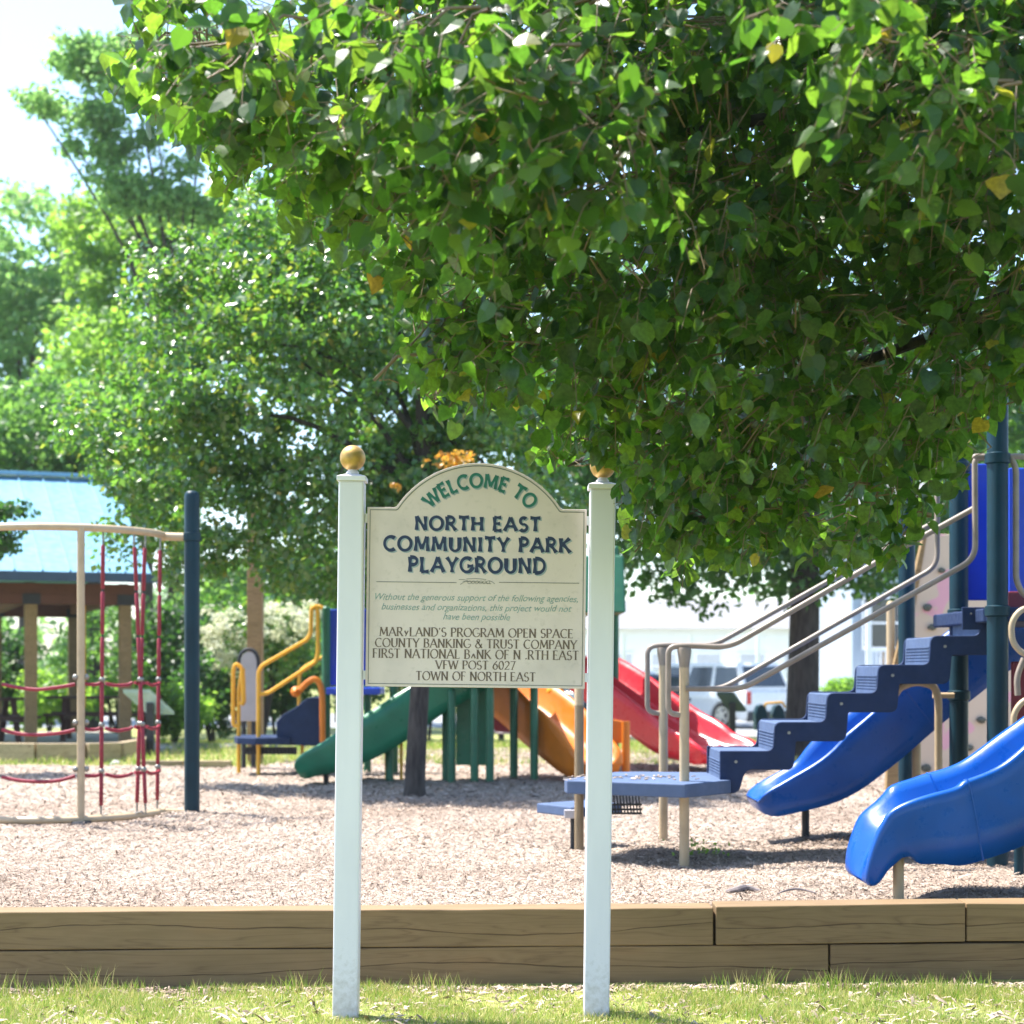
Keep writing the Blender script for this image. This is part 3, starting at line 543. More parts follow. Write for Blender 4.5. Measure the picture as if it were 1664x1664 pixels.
# ---- lettering: stroke skeletons drawn with a broad pen
def arc(cx, cy, rx, ry, a0, a1, n=9): return [(cx + rx * math.cos(math.radians(a0 + (a1 - a0) * i / n)), cy + ry * math.sin(math.radians(a0 + (a1 - a0) * i / n))) for i in range(n + 1)]
G = {
 'A': (.84, [[(.02, 0), (.42, 1)], [(.42, 1), (.82, 0)], [(.17, .33), (.67, .33)]]), 'B': (.66, [[(.1, 0), (.1, 1)], [(.1, 1)] + arc(.3, .765, .24, .235, 90, -90) + [(.1, .53)], [(.1, .53)] + arc(.34, .265, .26, .265, 90, -90) + [(.1, 0)]]),
 'C': (.78, [arc(.46, .5, .42, .5, 50, 310, 16)]), 'D': (.8, [[(.1, 0), (.1, 1)], [(.1, 1)] + arc(.3, .5, .44, .5, 90, -90, 12) + [(.1, 0)]]),
 'E': (.6, [[(.1, 0), (.1, 1)], [(.1, 1), (.52, 1)], [(.1, .53), (.45, .53)], [(.1, 0), (.55, 0)]]), 'F': (.56, [[(.1, 0), (.1, 1)], [(.1, 1), (.52, 1)], [(.1, .53), (.44, .53)]]),
 'G': (.84, [arc(.46, .5, .42, .5, 50, 345, 16) , [(.52, .42), (.86, .42)]]), 'H': (.8, [[(.1, 0), (.1, 1)], [(.7, 0), (.7, 1)], [(.1, .52), (.7, .52)]]),
 'I': (.26, [[(.13, 0), (.13, 1)]]), 'K': (.76, [[(.1, 0), (.1, 1)], [(.66, 1), (.12, .5)], [(.24, .6), (.72, 0)]]), 'L': (.58, [[(.1, 0), (.1, 1)], [(.1, 0), (.54, 0)]]),
 'M': (1.0, [[(.08, 0), (.16, 1)], [(.16, 1), (.5, .15)], [(.5, .15), (.84, 1)], [(.84, 1), (.92, 0)]]), 'N': (.82, [[(.1, 0), (.1, 1)], [(.1, 1), (.7, 0)], [(.7, 0), (.7, 1)]]),
 'O': (.92, [arc(.46, .5, .42, .5, 90, 450, 22)]), 'P': (.62, [[(.1, 0), (.1, 1)], [(.1, 1)] + arc(.32, .74, .25, .26, 90, -90) + [(.1, .48)]]),
 'R': (.72, [[(.1, 0), (.1, 1)], [(.1, 1)] + arc(.32, .75, .25, .25, 90, -90) + [(.1, .5)], [(.32, .5), (.68, 0)]]),
 'S': (.58, [arc(.29, .74, .22, .26, 40, 250, 10) + arc(.29, .25, .24, .26, 75, -150, 12)]), 'T': (.7, [[(.35, 0), (.35, 1)], [(.03, 1), (.67, 1)]]),
 'U': (.78, [[(.1, 1), (.1, .35)] + arc(.39, .32, .29, .32, 180, 360, 10) + [(.68, 1)]]), 'V': (.8, [[(.02, 1), (.4, 0)], [(.4, 0), (.78, 1)]]),
 'W': (1.16, [[(.03, 1), (.32, 0)], [(.32, 0), (.58, .95)], [(.58, .95), (.84, 0)], [(.84, 0), (1.13, 1)]]), 'Y': (.74, [[(.03, 1), (.37, .45)], [(.71, 1), (.37, .45)], [(.37, .45), (.37, 0)]]),
 '&': (.84, [[(.8, .5)] + arc(.36, .24, .3, .25, -20, -200, 8) + [(.2, .5), (.5, .72)] + arc(.36, .83, .15, .17, -10, 190, 8) + [(.8, 0)]]),
 '6': (.62, [[(.5, 1), (.16, .62)] + arc(.31, .31, .25, .31, 170, -190, 16)]), '0': (.62, [arc(.31, .5, .26, .5, 90, 450, 18)]), '2': (.6, [arc(.29, .72, .24, .28, 160, -30, 9) + [(.06, .02)], [(.06, .02), (.56, .02)]]),
 '7': (.58, [[(.05, .98), (.55, .98)], [(.55, .98), (.2, 0)]]), "'": (.2, [[(.1, 1), (.08, .78)]]), ',': (.24, [[(.12, .1), (.06, -.12)]]), 'y': (.6, [[(.1, .62), (.3, .25)], [(.52, .62), (.2, -.02)]]), '^': (.6, [[(.08, .05), (.3, .55)], [(.3, .55), (.52, .05)]]), '.': (.22, [[(.08, .12), (.14, .02)]]), ' ': (.34, [])}
lay = [0.0]
def draw_text(txt, xy, name, mat, parent, height, width=None, pen='serif', gap=.10, place=None, dx=0, dz=0, y=None):
    """place(u) maps the distance along the line to (x, z, angle)."""
    tot = sum(G[c][0] + gap for c in txt) - gap; sc = height; wx = (width / (tot * height)) if width else 1.0
    mb = MB(); y0 = FY - .0006 if y is None else y; u = 0
    for ch in txt:
        w, strokes = G[ch]
        if ch == ' ' and mb.v: mb.build(name, mat, parent, fixn=False); mb = MB()
        for st in strokes:
            lay[0] = (lay[0] + .00002) % .0003; yy = y0 - lay[0]
            closed = (Vector(st[0]) - Vector(st[-1])).length < 1e-3; n = len(st); V = []
            for i, p in enumerate(st):
                a = Vector(st[i - 1] if i > 0 else (st[-2] if closed else st[0])); b_ = Vector(st[i + 1] if i < n - 1 else (st[1] if closed else st[-1])); d = (b_ - a).normalized()
                if pen == 'bold':
                    t = i / (n - 1); hw = .108 * (1.0 if closed else (1.40 - .55 * math.sin(math.pi * t)))
                    if n == 2: pass
                    if ch in 'AVWMNY' and n == 2: hw *= .93
                else:
                    k = abs(d.y) * (1 if d.x * d.y <= 0.02 else .42); hw = .032 + .062 * k
                nn = Vector((-d.y, d.x)) * hw; q = Vector(p)
                if pen == 'bold' and n == 2: q = q + (q - Vector(st[1 - i])).normalized() * (.03)
                V += [q + nn, q - nn]
            if pen == 'bold' and n == 2: # give straight strokes a waisted shape
                a0, a1, b0, b1 = V; m0 = (a0 + b0) / 2; m1 = (a1 + b1) / 2; c = (m0 + m1) / 2; V = [a0, a1, c + (m0 - c) * .60, c + (m1 - c) * .60, b0, b1]
            segs = [V]
            if pen == 'serif' and ch not in "&',.y^":
                for e in (0, -1):
                    q = Vector(st[e]); o_ = Vector(st[1] if e == 0 else st[-2]); d = (q - o_).normalized()
                    if not closed and abs(d.y) > .75 and (abs(q.y) < .06 or abs(q.y - 1) < .06): segs.append([q + Vector((-.14, .02)), q + Vector((-.14, -.02)), q + Vector((.14, .02)), q + Vector((.14, -.02))])
                    elif not closed and abs(d.x) > .9 and ch in 'EFLTZ27': segs.append([q + Vector((-.02, .0)), q + Vector((.02, .0)), q + Vector((-.02, -.12 if q.y > .4 else .14)), q + Vector((.02, -.12 if q.y > .4 else .14))])
            for si, sv in enumerate(segs):
                pts = []
                for q in sv:
                    X = (u + q.x) * sc * wx; Z = q.y * sc
                    if place: bx, bz, ang = place(X); px_ = bx - Z * math.sin(ang); pz_ = bz + Z * math.cos(ang)
                    else: px_ = xy[0] + X; pz_ = xy[1] + Z
                    pts.append((px_ + dx, yy - si * .00001, pz_ + dz))
                m_ = len(pts) // 2; mb.add(pts, [(2 * i, 2 * i + 1, 2 * i + 3, 2 * i + 2) for i in range(m_ - 1)])
        u += w + gap
    o = mb.build(name, mat, parent, fixn=False); return o
for txt, x0, x1, yt, yb in (('NORTH EAST', 675, 878, 841, 862), ('COMMUNITY PARK', 624, 927, 874, 896), ('PLAYGROUND', 664, 886, 907, 930)):
    a = S(x0, yb); b_ = S(x1, yb); h = (yb - yt) / F * SY; wd = b_[0] - a[0]; zz = (a[1] + b_[1]) / 2
    draw_text(txt, (a[0], zz), 'letter_shadow', 'shadow_ink', pnl, h, wd, 'bold', .18, dx=.006, dz=-.005, y=FY - .0003)
    draw_text(txt, (a[0], zz), 'lettering', 'navy_ink', pnl, h, wd, 'bold', .18, y=FY - .0009)
cxx, czz = S(779, 902); RR = 110 / F * SY; a0 = math.radians(136.5); a1 = math.radians(43.5); arcL = RR * (a0 - a1)
def on_arc(X): th = a0 - (X / arcL) * (a0 - a1); return (cxx + RR * math.cos(th), czz + RR * math.sin(th), th - math.pi / 2)
draw_text('WELCOME TO', (0, 0), 'letter_shadow', 'shadow_ink', pnl, 21 / F * SY, arcL, 'bold', .16, place=on_arc, dx=.005, dz=-.006, y=FY - .0003)
draw_text('WELCOME TO', (0, 0), 'lettering', 'green_ink', pnl, 21 / F * SY, arcL, 'bold', .16, place=on_arc, y=FY - .0009)
for txt, x0, x1, yt, yb in (("MARyLAND'S PROGRAM OPEN SPACE", 617, 931, 1021, 1035), ('COUNTY BANKING & TRUST COMPANY', 610, 937, 1039, 1053), ('FIRST NATIONAL B^NK OF N .RTH EAST', 606, 940, 1056, 1070.5), ('VFW POST 6027', 708, 837, 1074, 1087.5), ('TOWN OF NORTH EAST', 676, 870, 1092, 1106)):
    a = S(x0, yb); b_ = S(x1, yb); draw_text(txt, (a[0], (a[1] + b_[1]) / 2), 'lettering', 'brown_ink', pnl, (yb - yt) / F * SY, b_[0] - a[0], 'serif', .10)
# script lines: sheared text outlines
def font_text(txt, x0, x1, yb, size_px, mat, name, shear=.35):
    cu = bpy.data.curves.new('script', 'FONT'); cu.body = txt; cu.size = 1; cu.shear = shear; cu.offset = .006
    ob = bpy.data.objects.new('script', cu); link(ob); dg = bpy.context.evaluated_depsgraph_get(); dg.update(); me = bpy.data.meshes.new_from_object(ob.evaluated_get(dg))
    bpy.data.objects.remove(ob); xs = [v.co.x for v in me.vertices]; a = S(x0, yb); b_ = S(x1, yb); kx = (b_[0] - a[0]) / (max(xs) - min(xs)); kz = size_px / F * SY
    V = [(a[0] + (v.co.x - min(xs)) * kx, FY - .0006, (a[1] + b_[1]) / 2 + v.co.y * kz + .0012 * math.sin(v.co.x * 3)) for v in me.vertices]; fs = [tuple(p.vertices) for p in me.polygons]
    bpy.data.meshes.remove(me); return MB().add(V, fs).build(name, mat, pnl, fixn=False)
font_text('Without the generous support of the following agencies,', 610, 939, 976.5, 15, 'script_ink', 'lettering')
font_text('businesses and organizations, this project would not', 620, 929, 992.5, 15, 'script_ink', 'lettering')
font_text('have been possible', 720, 829, 1007.5, 15, 'script_ink', 'lettering')
def thin_line(x0, x1, y, w=.0028):
    a = S(x0, y); b_ = S(x1, y); MB().box(a[0], b_[0], FY - .0011, FY - .0004, a[1] - w / 2, a[1] + w / 2).build('rule_line', 'line_ink', pnl)
thin_line(612, 742, 945.5); thin_line(811, 941, 946.5)
mb = MB()
for k in range(6):
    c = S(763 + k * 6, 946.5); mb.tube([(c[0] + .0075 * math.cos(t) + .002 * math.sin(t), FY - .0007, c[1] + .0065 * math.sin(t)) for t in [2 * math.pi * i / 14 for i in range(15)]], .0009, 4)
for a, b_ in (((746, 942), (760, 944)), ((748, 950), (761, 944)), ((795, 944), (804, 949)), ((752, 945), (798, 949)), ((758, 941), (790, 942))):
    p = S(*a); q = S(*b_); mb.tube([(p[0], FY - .0007, p[1]), ((p[0] + q[0]) / 2, FY - .0007, (p[1] + q[1]) / 2 + .003), (q[0], FY - .0007, q[1])], .0010, 4)
mb.build('ornament', 'line_ink', pnl)
sg.rotation_euler = (0, TILT, 0)

# ------------------------------------------------------------------ rope climber on the left
RY = 14.35; RCX = PXx(95, RY); RR_ = 170 / F * RY * 1.0
rc = thing('rope_climber', (RCX, RY, MZ), 'curved tan pipe frame with a net of red ropes and dark blue end posts', 'rope climber')
def rp(th, z, R0=RR_): return Vector((RCX + R0 * math.sin(th), RY - R0 * math.cos(th), z))
ztp = EYE + (HY - 861) / F * 13.8; zbt = MZ + .03
arcp = [rp(math.radians(a), ztp + .0 * a) for a in range(-90, 91, 6)]
MB().tube(arcp, .030, 12).build('top_pipe', 'tan_paint', rc, smooth=True)
MB().tube([rp(math.radians(a), zbt) for a in range(-90, 91, 6)], .030, 12).build('bottom_pipe', 'tan_paint', rc, smooth=True)
for s_ in (-1, 1):
    px_ = RCX + s_ * (PXx(312, RY) - RCX); zt = EYE + (HY - 797) / F * RY; e = rp(s_ * math.pi / 2, ztp); e2 = Vector((px_, RY, ztp - .015))
    po = MB().lathe((px_, RY, 0), [(.0635, .1), (.0635, zt - .06), (.061, zt - .035), (.05, zt - .014), (.03, zt - .003), (.002, zt)], 24).build('post', 'post_blue', rc, smooth=True)
    MB().lathe((px_, RY, ztp - .015), [(.064, -.035), (.074, -.03), (.074, .03), (.064, .035)], 24).build('collar', 'post_blue', po, smooth=True)
    MB().lathe((px_, RY, MZ), [(.064, 0), (.085, .005), (.08, .03), (.064, .035)], 24).build('foot_collar', 'post_blue', po, smooth=True)
    MB().tube([e + Vector((-s_ * .02, .0, -.01)), e2 - Vector((s_ * .06, 0, 0))], .034, 12).build('clamp_arm', 'tan_paint', rc, smooth=True)
    MB().tube([Vector((px_ - s_ * .06, RY, zbt)), rp(s_ * math.pi / 2, zbt)], .02, 8).build('ground_arm', 'tan_paint', rc, smooth=True)
tp = math.asin((PXx(128, 13.5) - RCX) / RR_)
MB().tube([rp(tp, MZ - .05), rp(tp, ztp)], .031, 12).build('upright', 'tan_paint', rc, smooth=True)
MB().lathe(rp(tp, MZ), [(.031, -.02), (.09, .0), (.08, .018), (.031, .02)], 16).build('foot_plate', 'black_metal', rc, smooth=True)
angs = [math.asin(max(-1, min(1, (p - 95) / 170 * .985))) for p in (43, 201, 240, 253)] + [math.radians(84)]
angs = sorted(angs + [-a for a in angs if a > .5] + [-.75]); rowz = [EYE - (py - HY) / F * 13.9 for py in (1104, 1176, 1250)]
for a in angs:
    lean = RND.uniform(-.02, .02); top = rp(a, ztp - .14); zt_ = ztp - .14
    nodes = [zt_, zt_ - .325, zt_ - .68] + [rowz[0]] + [rowz[1], rowz[2], MZ + .10]
    nodes = [ztp - .13, ztp - .48, ztp - .50, ztp - .84, ztp - .86, rowz[0] + .02, rowz[0] - .02, rowz[1] + .02, rowz[1] - .02, rowz[2] + .02, rowz[2] - .02, MZ + .13]
    MB().tube([rp(a, ztp - .03), rp(a, ztp - .14)], .009, 6).build('chain', 'clamp', rc)
    core = [rp(a, ztp - .10) + Vector((lean * i * .62, lean * i * .27, -(ztp - .10 - MZ - .11) * i / 8)) for i in range(9)]
    MB().tube(core, .0085, 6).build('cable', 'black_metal', rc)
    for k in range(0, 12, 2):
        p = rp(a, nodes[k]); q = rp(a, nodes[k + 1]); f1 = (ztp - nodes[k]) / 2; p += Vector((lean * f1 * 4.5, lean * f1 * 2, 0)); f1 = (ztp - nodes[k + 1]) / 2; q += Vector((lean * f1 * 4.5, lean * f1 * 2, 0))
        MB().tube([p, p + (q - p) * .03, p + (q - p) * .97, q], [.010, .0165, .0165, .010], 8).build('rope_sleeve', 'rope', rc, smooth=True)
    for z in rowz: MB().ball(rp(a, z) + Vector((lean * (ztp - z) * 2.2, lean * (ztp - z), 0)), .026, 10, .9).build('rope_clamp', 'clamp', rc, smooth=2)
    e = rp(a, MZ + .05) + Vector((lean * 5, lean * 2.2, 0)); g = rp(a + RND.uniform(-.06, .06), zbt + .02)
    MB().tube([e + Vector((0, 0, .08)), e, (e + g) / 2 + Vector((.01, 0, .01)), g], .009, 6).build('shackle', 'clamp', rc)
al = sorted(angs + [tp])
for z in rowz:
    for i in range(len(al) - 1):
        a, b_ = al[i], al[i + 1]
        if b_ - a < .02: continue
        sag = min(.055, .09 * (b_ - a)); pts = [rp(a + (b_ - a) * t, z - .02 - sag * 4 * t * (1 - t) + RND.uniform(-.003, .003)) for t in [.07, .2, .35, .5, .65, .8, .93]]
        MB().tube(catmull(pts, 3), .0145, 8).build('cross_rope', 'rope', rc, smooth=True)
    MB().ball(rp(tp - .05, z + .02), .024, 10).build('rope_clamp', 'clamp', rc, smooth=2); MB().ball(rp(tp + .05, z + .02), .024, 10).build('rope_clamp', 'clamp', rc, smooth=2)
# ------------------------------------------------------------------ slides: a moulded trough lofted along its run
def slide(path, w, name, mat, parent, wall=.20, depth=.10, t=.035, chutes=1, lip=True, walls=None, n=5, depths=None):
    pts = catmull(path, n); L = len(pts); rings = []
    for i, p in enumerate(pts):
        d = pts[min(i + 1, L - 1)] - pts[max(i - 1, 0)]; h = Vector((d.x, d.y, 0)).normalized(); s_ = Vector((-h.y, h.x, 0)); dn = d.normalized(); up = s_.cross(dn); up = up if up.z > 0 else -up
        q = i / (L - 1); wl = wall if walls is None else np.interp(q, [a for a, _ in walls], [b_ for _, b_ in walls]); dp = depth if depths is None else np.interp(q, [a for a, _ in depths], [b_ for _, b_ in depths])
        e = 1.0
        if lip and q > .90: e = max(.12, math.sqrt(max(0, 1 - ((q - .90) / .102) ** 2)))
        wl2 = wl * (e if lip else 1); half = w / 2 * (.90 + .10 * e); prof = [(-half * .93, -dp * e), (-half, -dp * .3 * e), (-half - .008, wl2 * .6), (-half - .012, wl2 - .012), (-half + .004, wl2 + .006), (-half + t * .9, wl2), (-half + t * 1.5, wl2 * .75)]
        for c in range(chutes):
            a = -half + t * 2 + c * (2 * half - t * 2) / chutes; b_ = a + (2 * half - t * 2) / chutes - t * 2
            prof += [(a + .01, .05 * e), (a + .06, 0), ((a + b_) / 2, -.01), (b_ - .06, 0), (b_ - .01, .05 * e)]
            if c < chutes - 1: prof += [(b_ + t * .5, wl2 * .62), (b_ + t * 1.0, wl2 * .68), (b_ + t * 1.5, wl2 * .62)]
        prof += [(half - t * 1.5, wl2 * .75), (half - t * .9, wl2), (half - .004, wl2 + .006), (half + .012, wl2 - .012), (half + .008, wl2 * .6), (half, -dp * .3 * e), (half * .93, -dp * e)]
        rings.append([p + s_ * a + up * b_ for a, b_ in prof])
    o = MB().loft(rings).build(name, mat, parent, smooth=2); RINGS.append(rings); return o
RINGS = []
def seam(sl, rings, i, mat):
    MB().tube(rings[i] + [rings[i][0]], .0055, 5, False).build('seam', mat, sl, smooth=True)
def post(parent, x, y, zt, r=.0635, mat='post_blue', cap=True, z0=.1, name='post'):
    pr = [(r, z0), (r, zt - .04)] + ([(r * .92, zt - .02), (r * .6, zt - .004), (.002, zt)] if cap else [(r, zt)])
    return MB().lathe((x, y, 0), pr, 20).build(name, mat, parent, smooth=True)
def collar(parent, x, y, z, r=.0635, mat='post_blue'):
    return MB().lathe((x, y, z), [(r, -.035), (r + .013, -.028), (r + .013, .028), (r, .035)], 20).build('collar', mat, parent, smooth=True)
# ------------------------------------------------------------------ big play structure on the right
YA, YB = 10.5, 11.75; XA = PXx(1621, YA); XB = PXx(1558, YB); YF, YR = 10.88, 11.62
ps = thing('play_structure', (XA, (YA + YB) / 2, MZ), 'large blue play structure with blue steps and two wave slides, right of the sign', 'play structure')
pA = post(ps, XA, YA, 3.45); pB = post(ps, XB, YB, 3.45); pC = post(ps, XB + .0, 13.3, 3.3); pD = post(ps, XA + 1.35, YA, 3.45); pE = post(ps, XA + 1.35, YB, 3.45); pG = post(ps, XA + 1.35, 13.3, 3.3)
for po, x, y, zz in ((pA, XA, YA, [P(1620, 745, YA).z, P(1620, 993, YA).z]), (pB, XB, YB, [P(1558, 760, YB).z, P(1558, 998, YB).z, P(1558, 1130, YB).z])):
    for z in zz: collar(po, x, y, z)
# access platform at the foot of the steps
dz1 = EYE - 182 * 10.7 / F; dz0 = dz1 - .085; XD1 = PXx(1179, 10.9)
dk = MB().flat([(PXx(918, 10.8), 10.95), (PXx(922, 10.7), 10.82), (PXx(1108, 10.45), 10.47), (PXx(1114, 10.45), 10.46), (XD1 + .03, 10.86), (XD1 + .03, 11.66), (PXx(1040, 11.6), 11.75), (PXx(1000, 11.7), 11.72)], dz0, dz1).build('platform', 'tread_blue', ps, bev=.008)
for px in (996, 1030, 1065): MB().ball(P(px, 1281, 10.55 + (1110 - px) * .0015), .006, 8).build('bolt', 'black_metal', dk)
# loose chips lying on the platform
cm = MB()
for k in range(46):
    c = Vector((RND.choice([RND.gauss(.98, .12), RND.gauss(.85, .1), RND.gauss(.42, .05)]), RND.gauss(11.0, .12), dz1 + .004)); a = RND.uniform(0, 3.1); cm.bar(c, c + Vector((math.cos(a), math.sin(a), .15)) * .03, .012, .004)
tag(cm.build('scattered_chips', 'wood_chip'), 'pale wood chips lying on the blue access platform', 'wood chips', kind='stuff')
for (px, Y, f1) in ((1112, 10.75, 1), (1078, 12.0, 1), (941, 11.35, 0)):
    x = PXx(px, Y); zt = P(px, 1052, Y).z if f1 else dz1 + .46
    post(ps, x, Y, zt, .031, 'tan_paint', cap=False, name='support_post')
    if f1: MB().lathe((x, Y, zt), [(.031, -.13), (.034, -.10), (.045, -.02), (.04, 0)], 12).build('rail_bracket', 'rail_tan', ps, smooth=True)
post(ps, PXx(941, 11.35), 11.35, dz1 + .85, .031, 'tan_paint', cap=True, name='support_post')
# lower transfer step
MB().flat([(PXx(872, 11.9), 11.95), (PXx(928, 11.55), 11.62), (PXx(960, 11.55), 11.62), (PXx(1010, 11.9), 11.9), (PXx(960, 12.2), 12.3)], P(900, 1324, 11.8).z, P(900, 1308, 11.8).z).build('transfer_step', 'tread_blue', ps, bev=.008)
MB().box(PXx(917, 11.6), PXx(937, 11.6), 11.59, 11.64, P(900, 1330, 11.6).z, P(900, 1316, 11.6).z).build('label_plate', 'panel_grey', ps, bev=.006)
post(ps, PXx(932, 11.9), 11.9, P(900, 1326, 11.8).z, .022, 'black_metal', cap=False, name='support_post')
mb = MB(); x0, x1 = PXx(985, 11.2), PXx(1041, 11.2); za, zb_ = P(0, 1323, 11.2).z, P(0, 1292, 11.2).z
for i in range(12):
    x = x0 + (x1 - x0) * i / 11; mb.bar((x, 11.2, za), (x - .012, 11.22, zb_), .008, .02)
for z in (za + .004, (za + zb_) / 2, za + .03): mb.box(x0, x1 + .01, 11.2, 11.23, z - .006, z + .006)
mb.build('rubber_grille', 'black_metal', ps)
# steps
ZT = [P(0, y, 10.9).z for y in (1222, 1175, 1128, 1082, 1035, 990)]; XS = [PXx(x, 10.9) for x in (1177, 1263, 1348, 1431, 1516, 1598)]
zprev = dz1
for k in range(6):
    x0 = XS[k]; x1 = XS[k + 1] if k < 5 else XA + .1; z = ZT[k]
    st = MB().box(x0 - .012, x1 + .02, YF + .03, YR - .03, z - .04, z).build('tread', 'tread_blue', ps, bev=.008)
    rs = MB().prism([(x0 - .02, zprev + .001), (x0 - .015, z - .012), (x0 - .005, z - .041), (x0 + .012, z - .041), (x0 + .008, zprev + .001)], YF + .03, YR - .03).build('riser', 'tread_blue', ps)
    rb = MB()
    for q in range(1, 6):
        zz = zprev + .015 + (z - zprev - .06) * q / 6; rb.box(x0 - .023, x0 - .012, YF + .05, YR - .05, zz - .0022, zz + .0022)
    rb.build('grip_rib', 'tread_blue', rs); zprev = z
# moulded stringers: stepped outline with rounded corners
def stringer(y0, y1):
    up = [(XS[0] - .03, dz0 + .0)]; 
    up = [(XS[0] - .03, ZT[0] + .008)]
    for k in range(6):
        z = ZT[k] + .008; xe = XS[k + 1] if k < 5 else XA + .06
        up.append((xe - .03 if k < 5 else xe, z)); 
        if k < 5: up.append((xe - .018, ZT[k + 1] + .008))
    def rnd(pts, r, conc):
        p3 = fillet([Vector((x, 0, z)) for x, z in pts], r, 5); return [(p.x, p.z) for p in p3]
    top = rnd(up, .045, 0); low = []
    low = [(XS[0] - .03, dz0 - .002), (XS[0] + .09, dz0 - .002)]
    for k in range(5):
        low.append((XS[k] + .14, ZT[k] - .115)) if k else low.append((XS[0] + .13, ZT[0] - .11))
        low.append((XS[k + 1] + .10, ZT[k] - .115)); low.append((XS[k + 1] + .115, ZT[k + 1] - .115))
    low.append((XA + .06, ZT[5] - .115)); lo = rnd(low, .05, 1)
    return MB().prism(top + lo[::-1], y0, y1).build('stringer', 'step_blue', ps, bev=.006)
stringer(YF - .005, YF + .028); stringer(YR - .028, YR + .005)
for k in range(6):
    MB().lathe((XS[k] + .07, YF - .006, ZT[k] - .06), [(.010, -.006), (.010, .0), (.004, .002)], 10, 'y').build('bolt', 'clamp', ps)
MB().box(XA - .12, XA + .02, YF - .02, YF + .0, ZT[5] - .13, ZT[5] + .012).build('end_bracket', 'step_blue', ps, bev=.004)
for px in (1578, 1592): MB().ball(P(px, 997, YF - .02), .007, 8).build('bolt', 'clamp', ps)
# upper deck and barrier panels
MB().box(XA - .04, XA + 1.40, YA - .04, 11.95, ZT[5] - .09, ZT[5] - .002).build('deck', 'step_blue', ps, bev=.01)
MB().box(XA + .155, XA + .40, YB + .05, YB + .09, P(0, 975, YB).z, P(0, 752, YB).z).build('barrier_panel', 'panel_blue', ps, bev=.01)
MB().box(PXx(1640, 11.2), PXx(1640, 11.2) + .9, 11.2, 11.24, P(0, 985, 11.2).z, P(0, 760, 11.2).z).build('barrier_panel', 'panel_blue', ps, bev=.01)
MB().box(XB + .75, XB + 1.3, 13.28, 13.32, P(0, 975, 13.3).z, 2.9).build('barrier_panel', 'panel_blue', ps, bev=.01)
MB().box(PXx(1645, 10.9), PXx(1645, 10.9) + 1.0, 10.9, 10.94, P(0, 1225, 10.9).z, P(0, 1075, 10.9).z).build('lower_panel', 'maroon', ps, bev=.01)
MB().box(PXx(1640, 10.95), PXx(1640, 10.95) + .9, 10.97, 11.0, P(0, 1000, 10.9).z, P(0, 960, 10.9).z).build('lower_panel', 'maroon', ps, bev=.01)
# handrails
RA = .0185
def rail(pts, Y, r=.09, name='handrail', mat='rail_tan', rad=RA):
    return MB().tube(fillet([P(x, y, (Y if not isinstance(Y, (list, tuple)) else Y[i])) for i, (x, y) in enumerate(pts)], r, 6), rad, 10).build(name, mat, ps, smooth=True)
rail([(1114, 1162), (1086, 1160), (1086, 1052), (1110, 1049), (1185, 1052), (1434, 908), (1583, 826)], 10.75)
rail([(1114, 1119), (1206, 1120), (1585, 908), (1584, 745), (1604, 743)], 10.72)
rail([(1078, 1160), (1052, 1157), (1052, 1051), (1080, 1048), (1160, 1049), (1420, 903), (1520, 848)], 12.0)
rail([(1078, 1119), (1172, 1120), (1523, 920), (1523, 760), (1545, 757)], 12.0)
rail([(1660, 742), (1641, 741), (1651, 760), (1651, 945), (1665, 970), (1700, 975)], 10.5, .05)
rail([(1700, 742), (1640, 742)], 10.5, .05)
rail([(1584, 745), (1584, 742), (1640, 742)], 10.55, .01)
rail([(1690, 985), (1658, 990), (1643, 1012), (1645, 1045), (1664, 1065), (1700, 1068)], 10.3, .08, 'hand_loop', 'tan_paint')
rail([(1700, 1132), (1664, 1136), (1646, 1160), (1649, 1195), (1668, 1214), (1700, 1216)], 10.3, .08, 'hand_loop', 'tan_paint')
rail([(1664, 1070), (1652, 1100), (1654, 1130)], 10.35, .05, 'hand_loop')
# slide one: runs down to the left behind the steps
s1 = slide([P(1690, 1020, 12.35), P(1610, 1062, 12.35), P(1545, 1112, 12.35), P(1470, 1172, 12.35), P(1400, 1228, 12.33), P(1335, 1270, 12.3), P(1275, 1287, 12.3), P(1222, 1298, 12.3)], .62, 'slide', 'slide_blue', ps, .22, .13, .04, walls=[(0, .27), (.6, .25), (.8, .14), (.93, .07), (1, .03)])
post(ps, PXx(1309, 12.5), 12.5, P(0, 1305, 12.5).z, .028, 'black_metal', cap=False, name='support_post')
post(ps, PXx(1484, 12.3), 12.2, P(0, 1205, 12.2).z, .031, 'tan_paint', cap=False, name='support_post')
rail([(1455, 1128), (1462, 1117), (1488, 1107), (1518, 1114), (1525, 1135), (1525, 1300), (1525, 1370)], 11.6, .10, 'hand_loop', 'tan_paint', .026)
rail([(1516, 1130), (1550, 1130)], 11.65, .02, 'clamp_arm', 'tan_paint', .02)
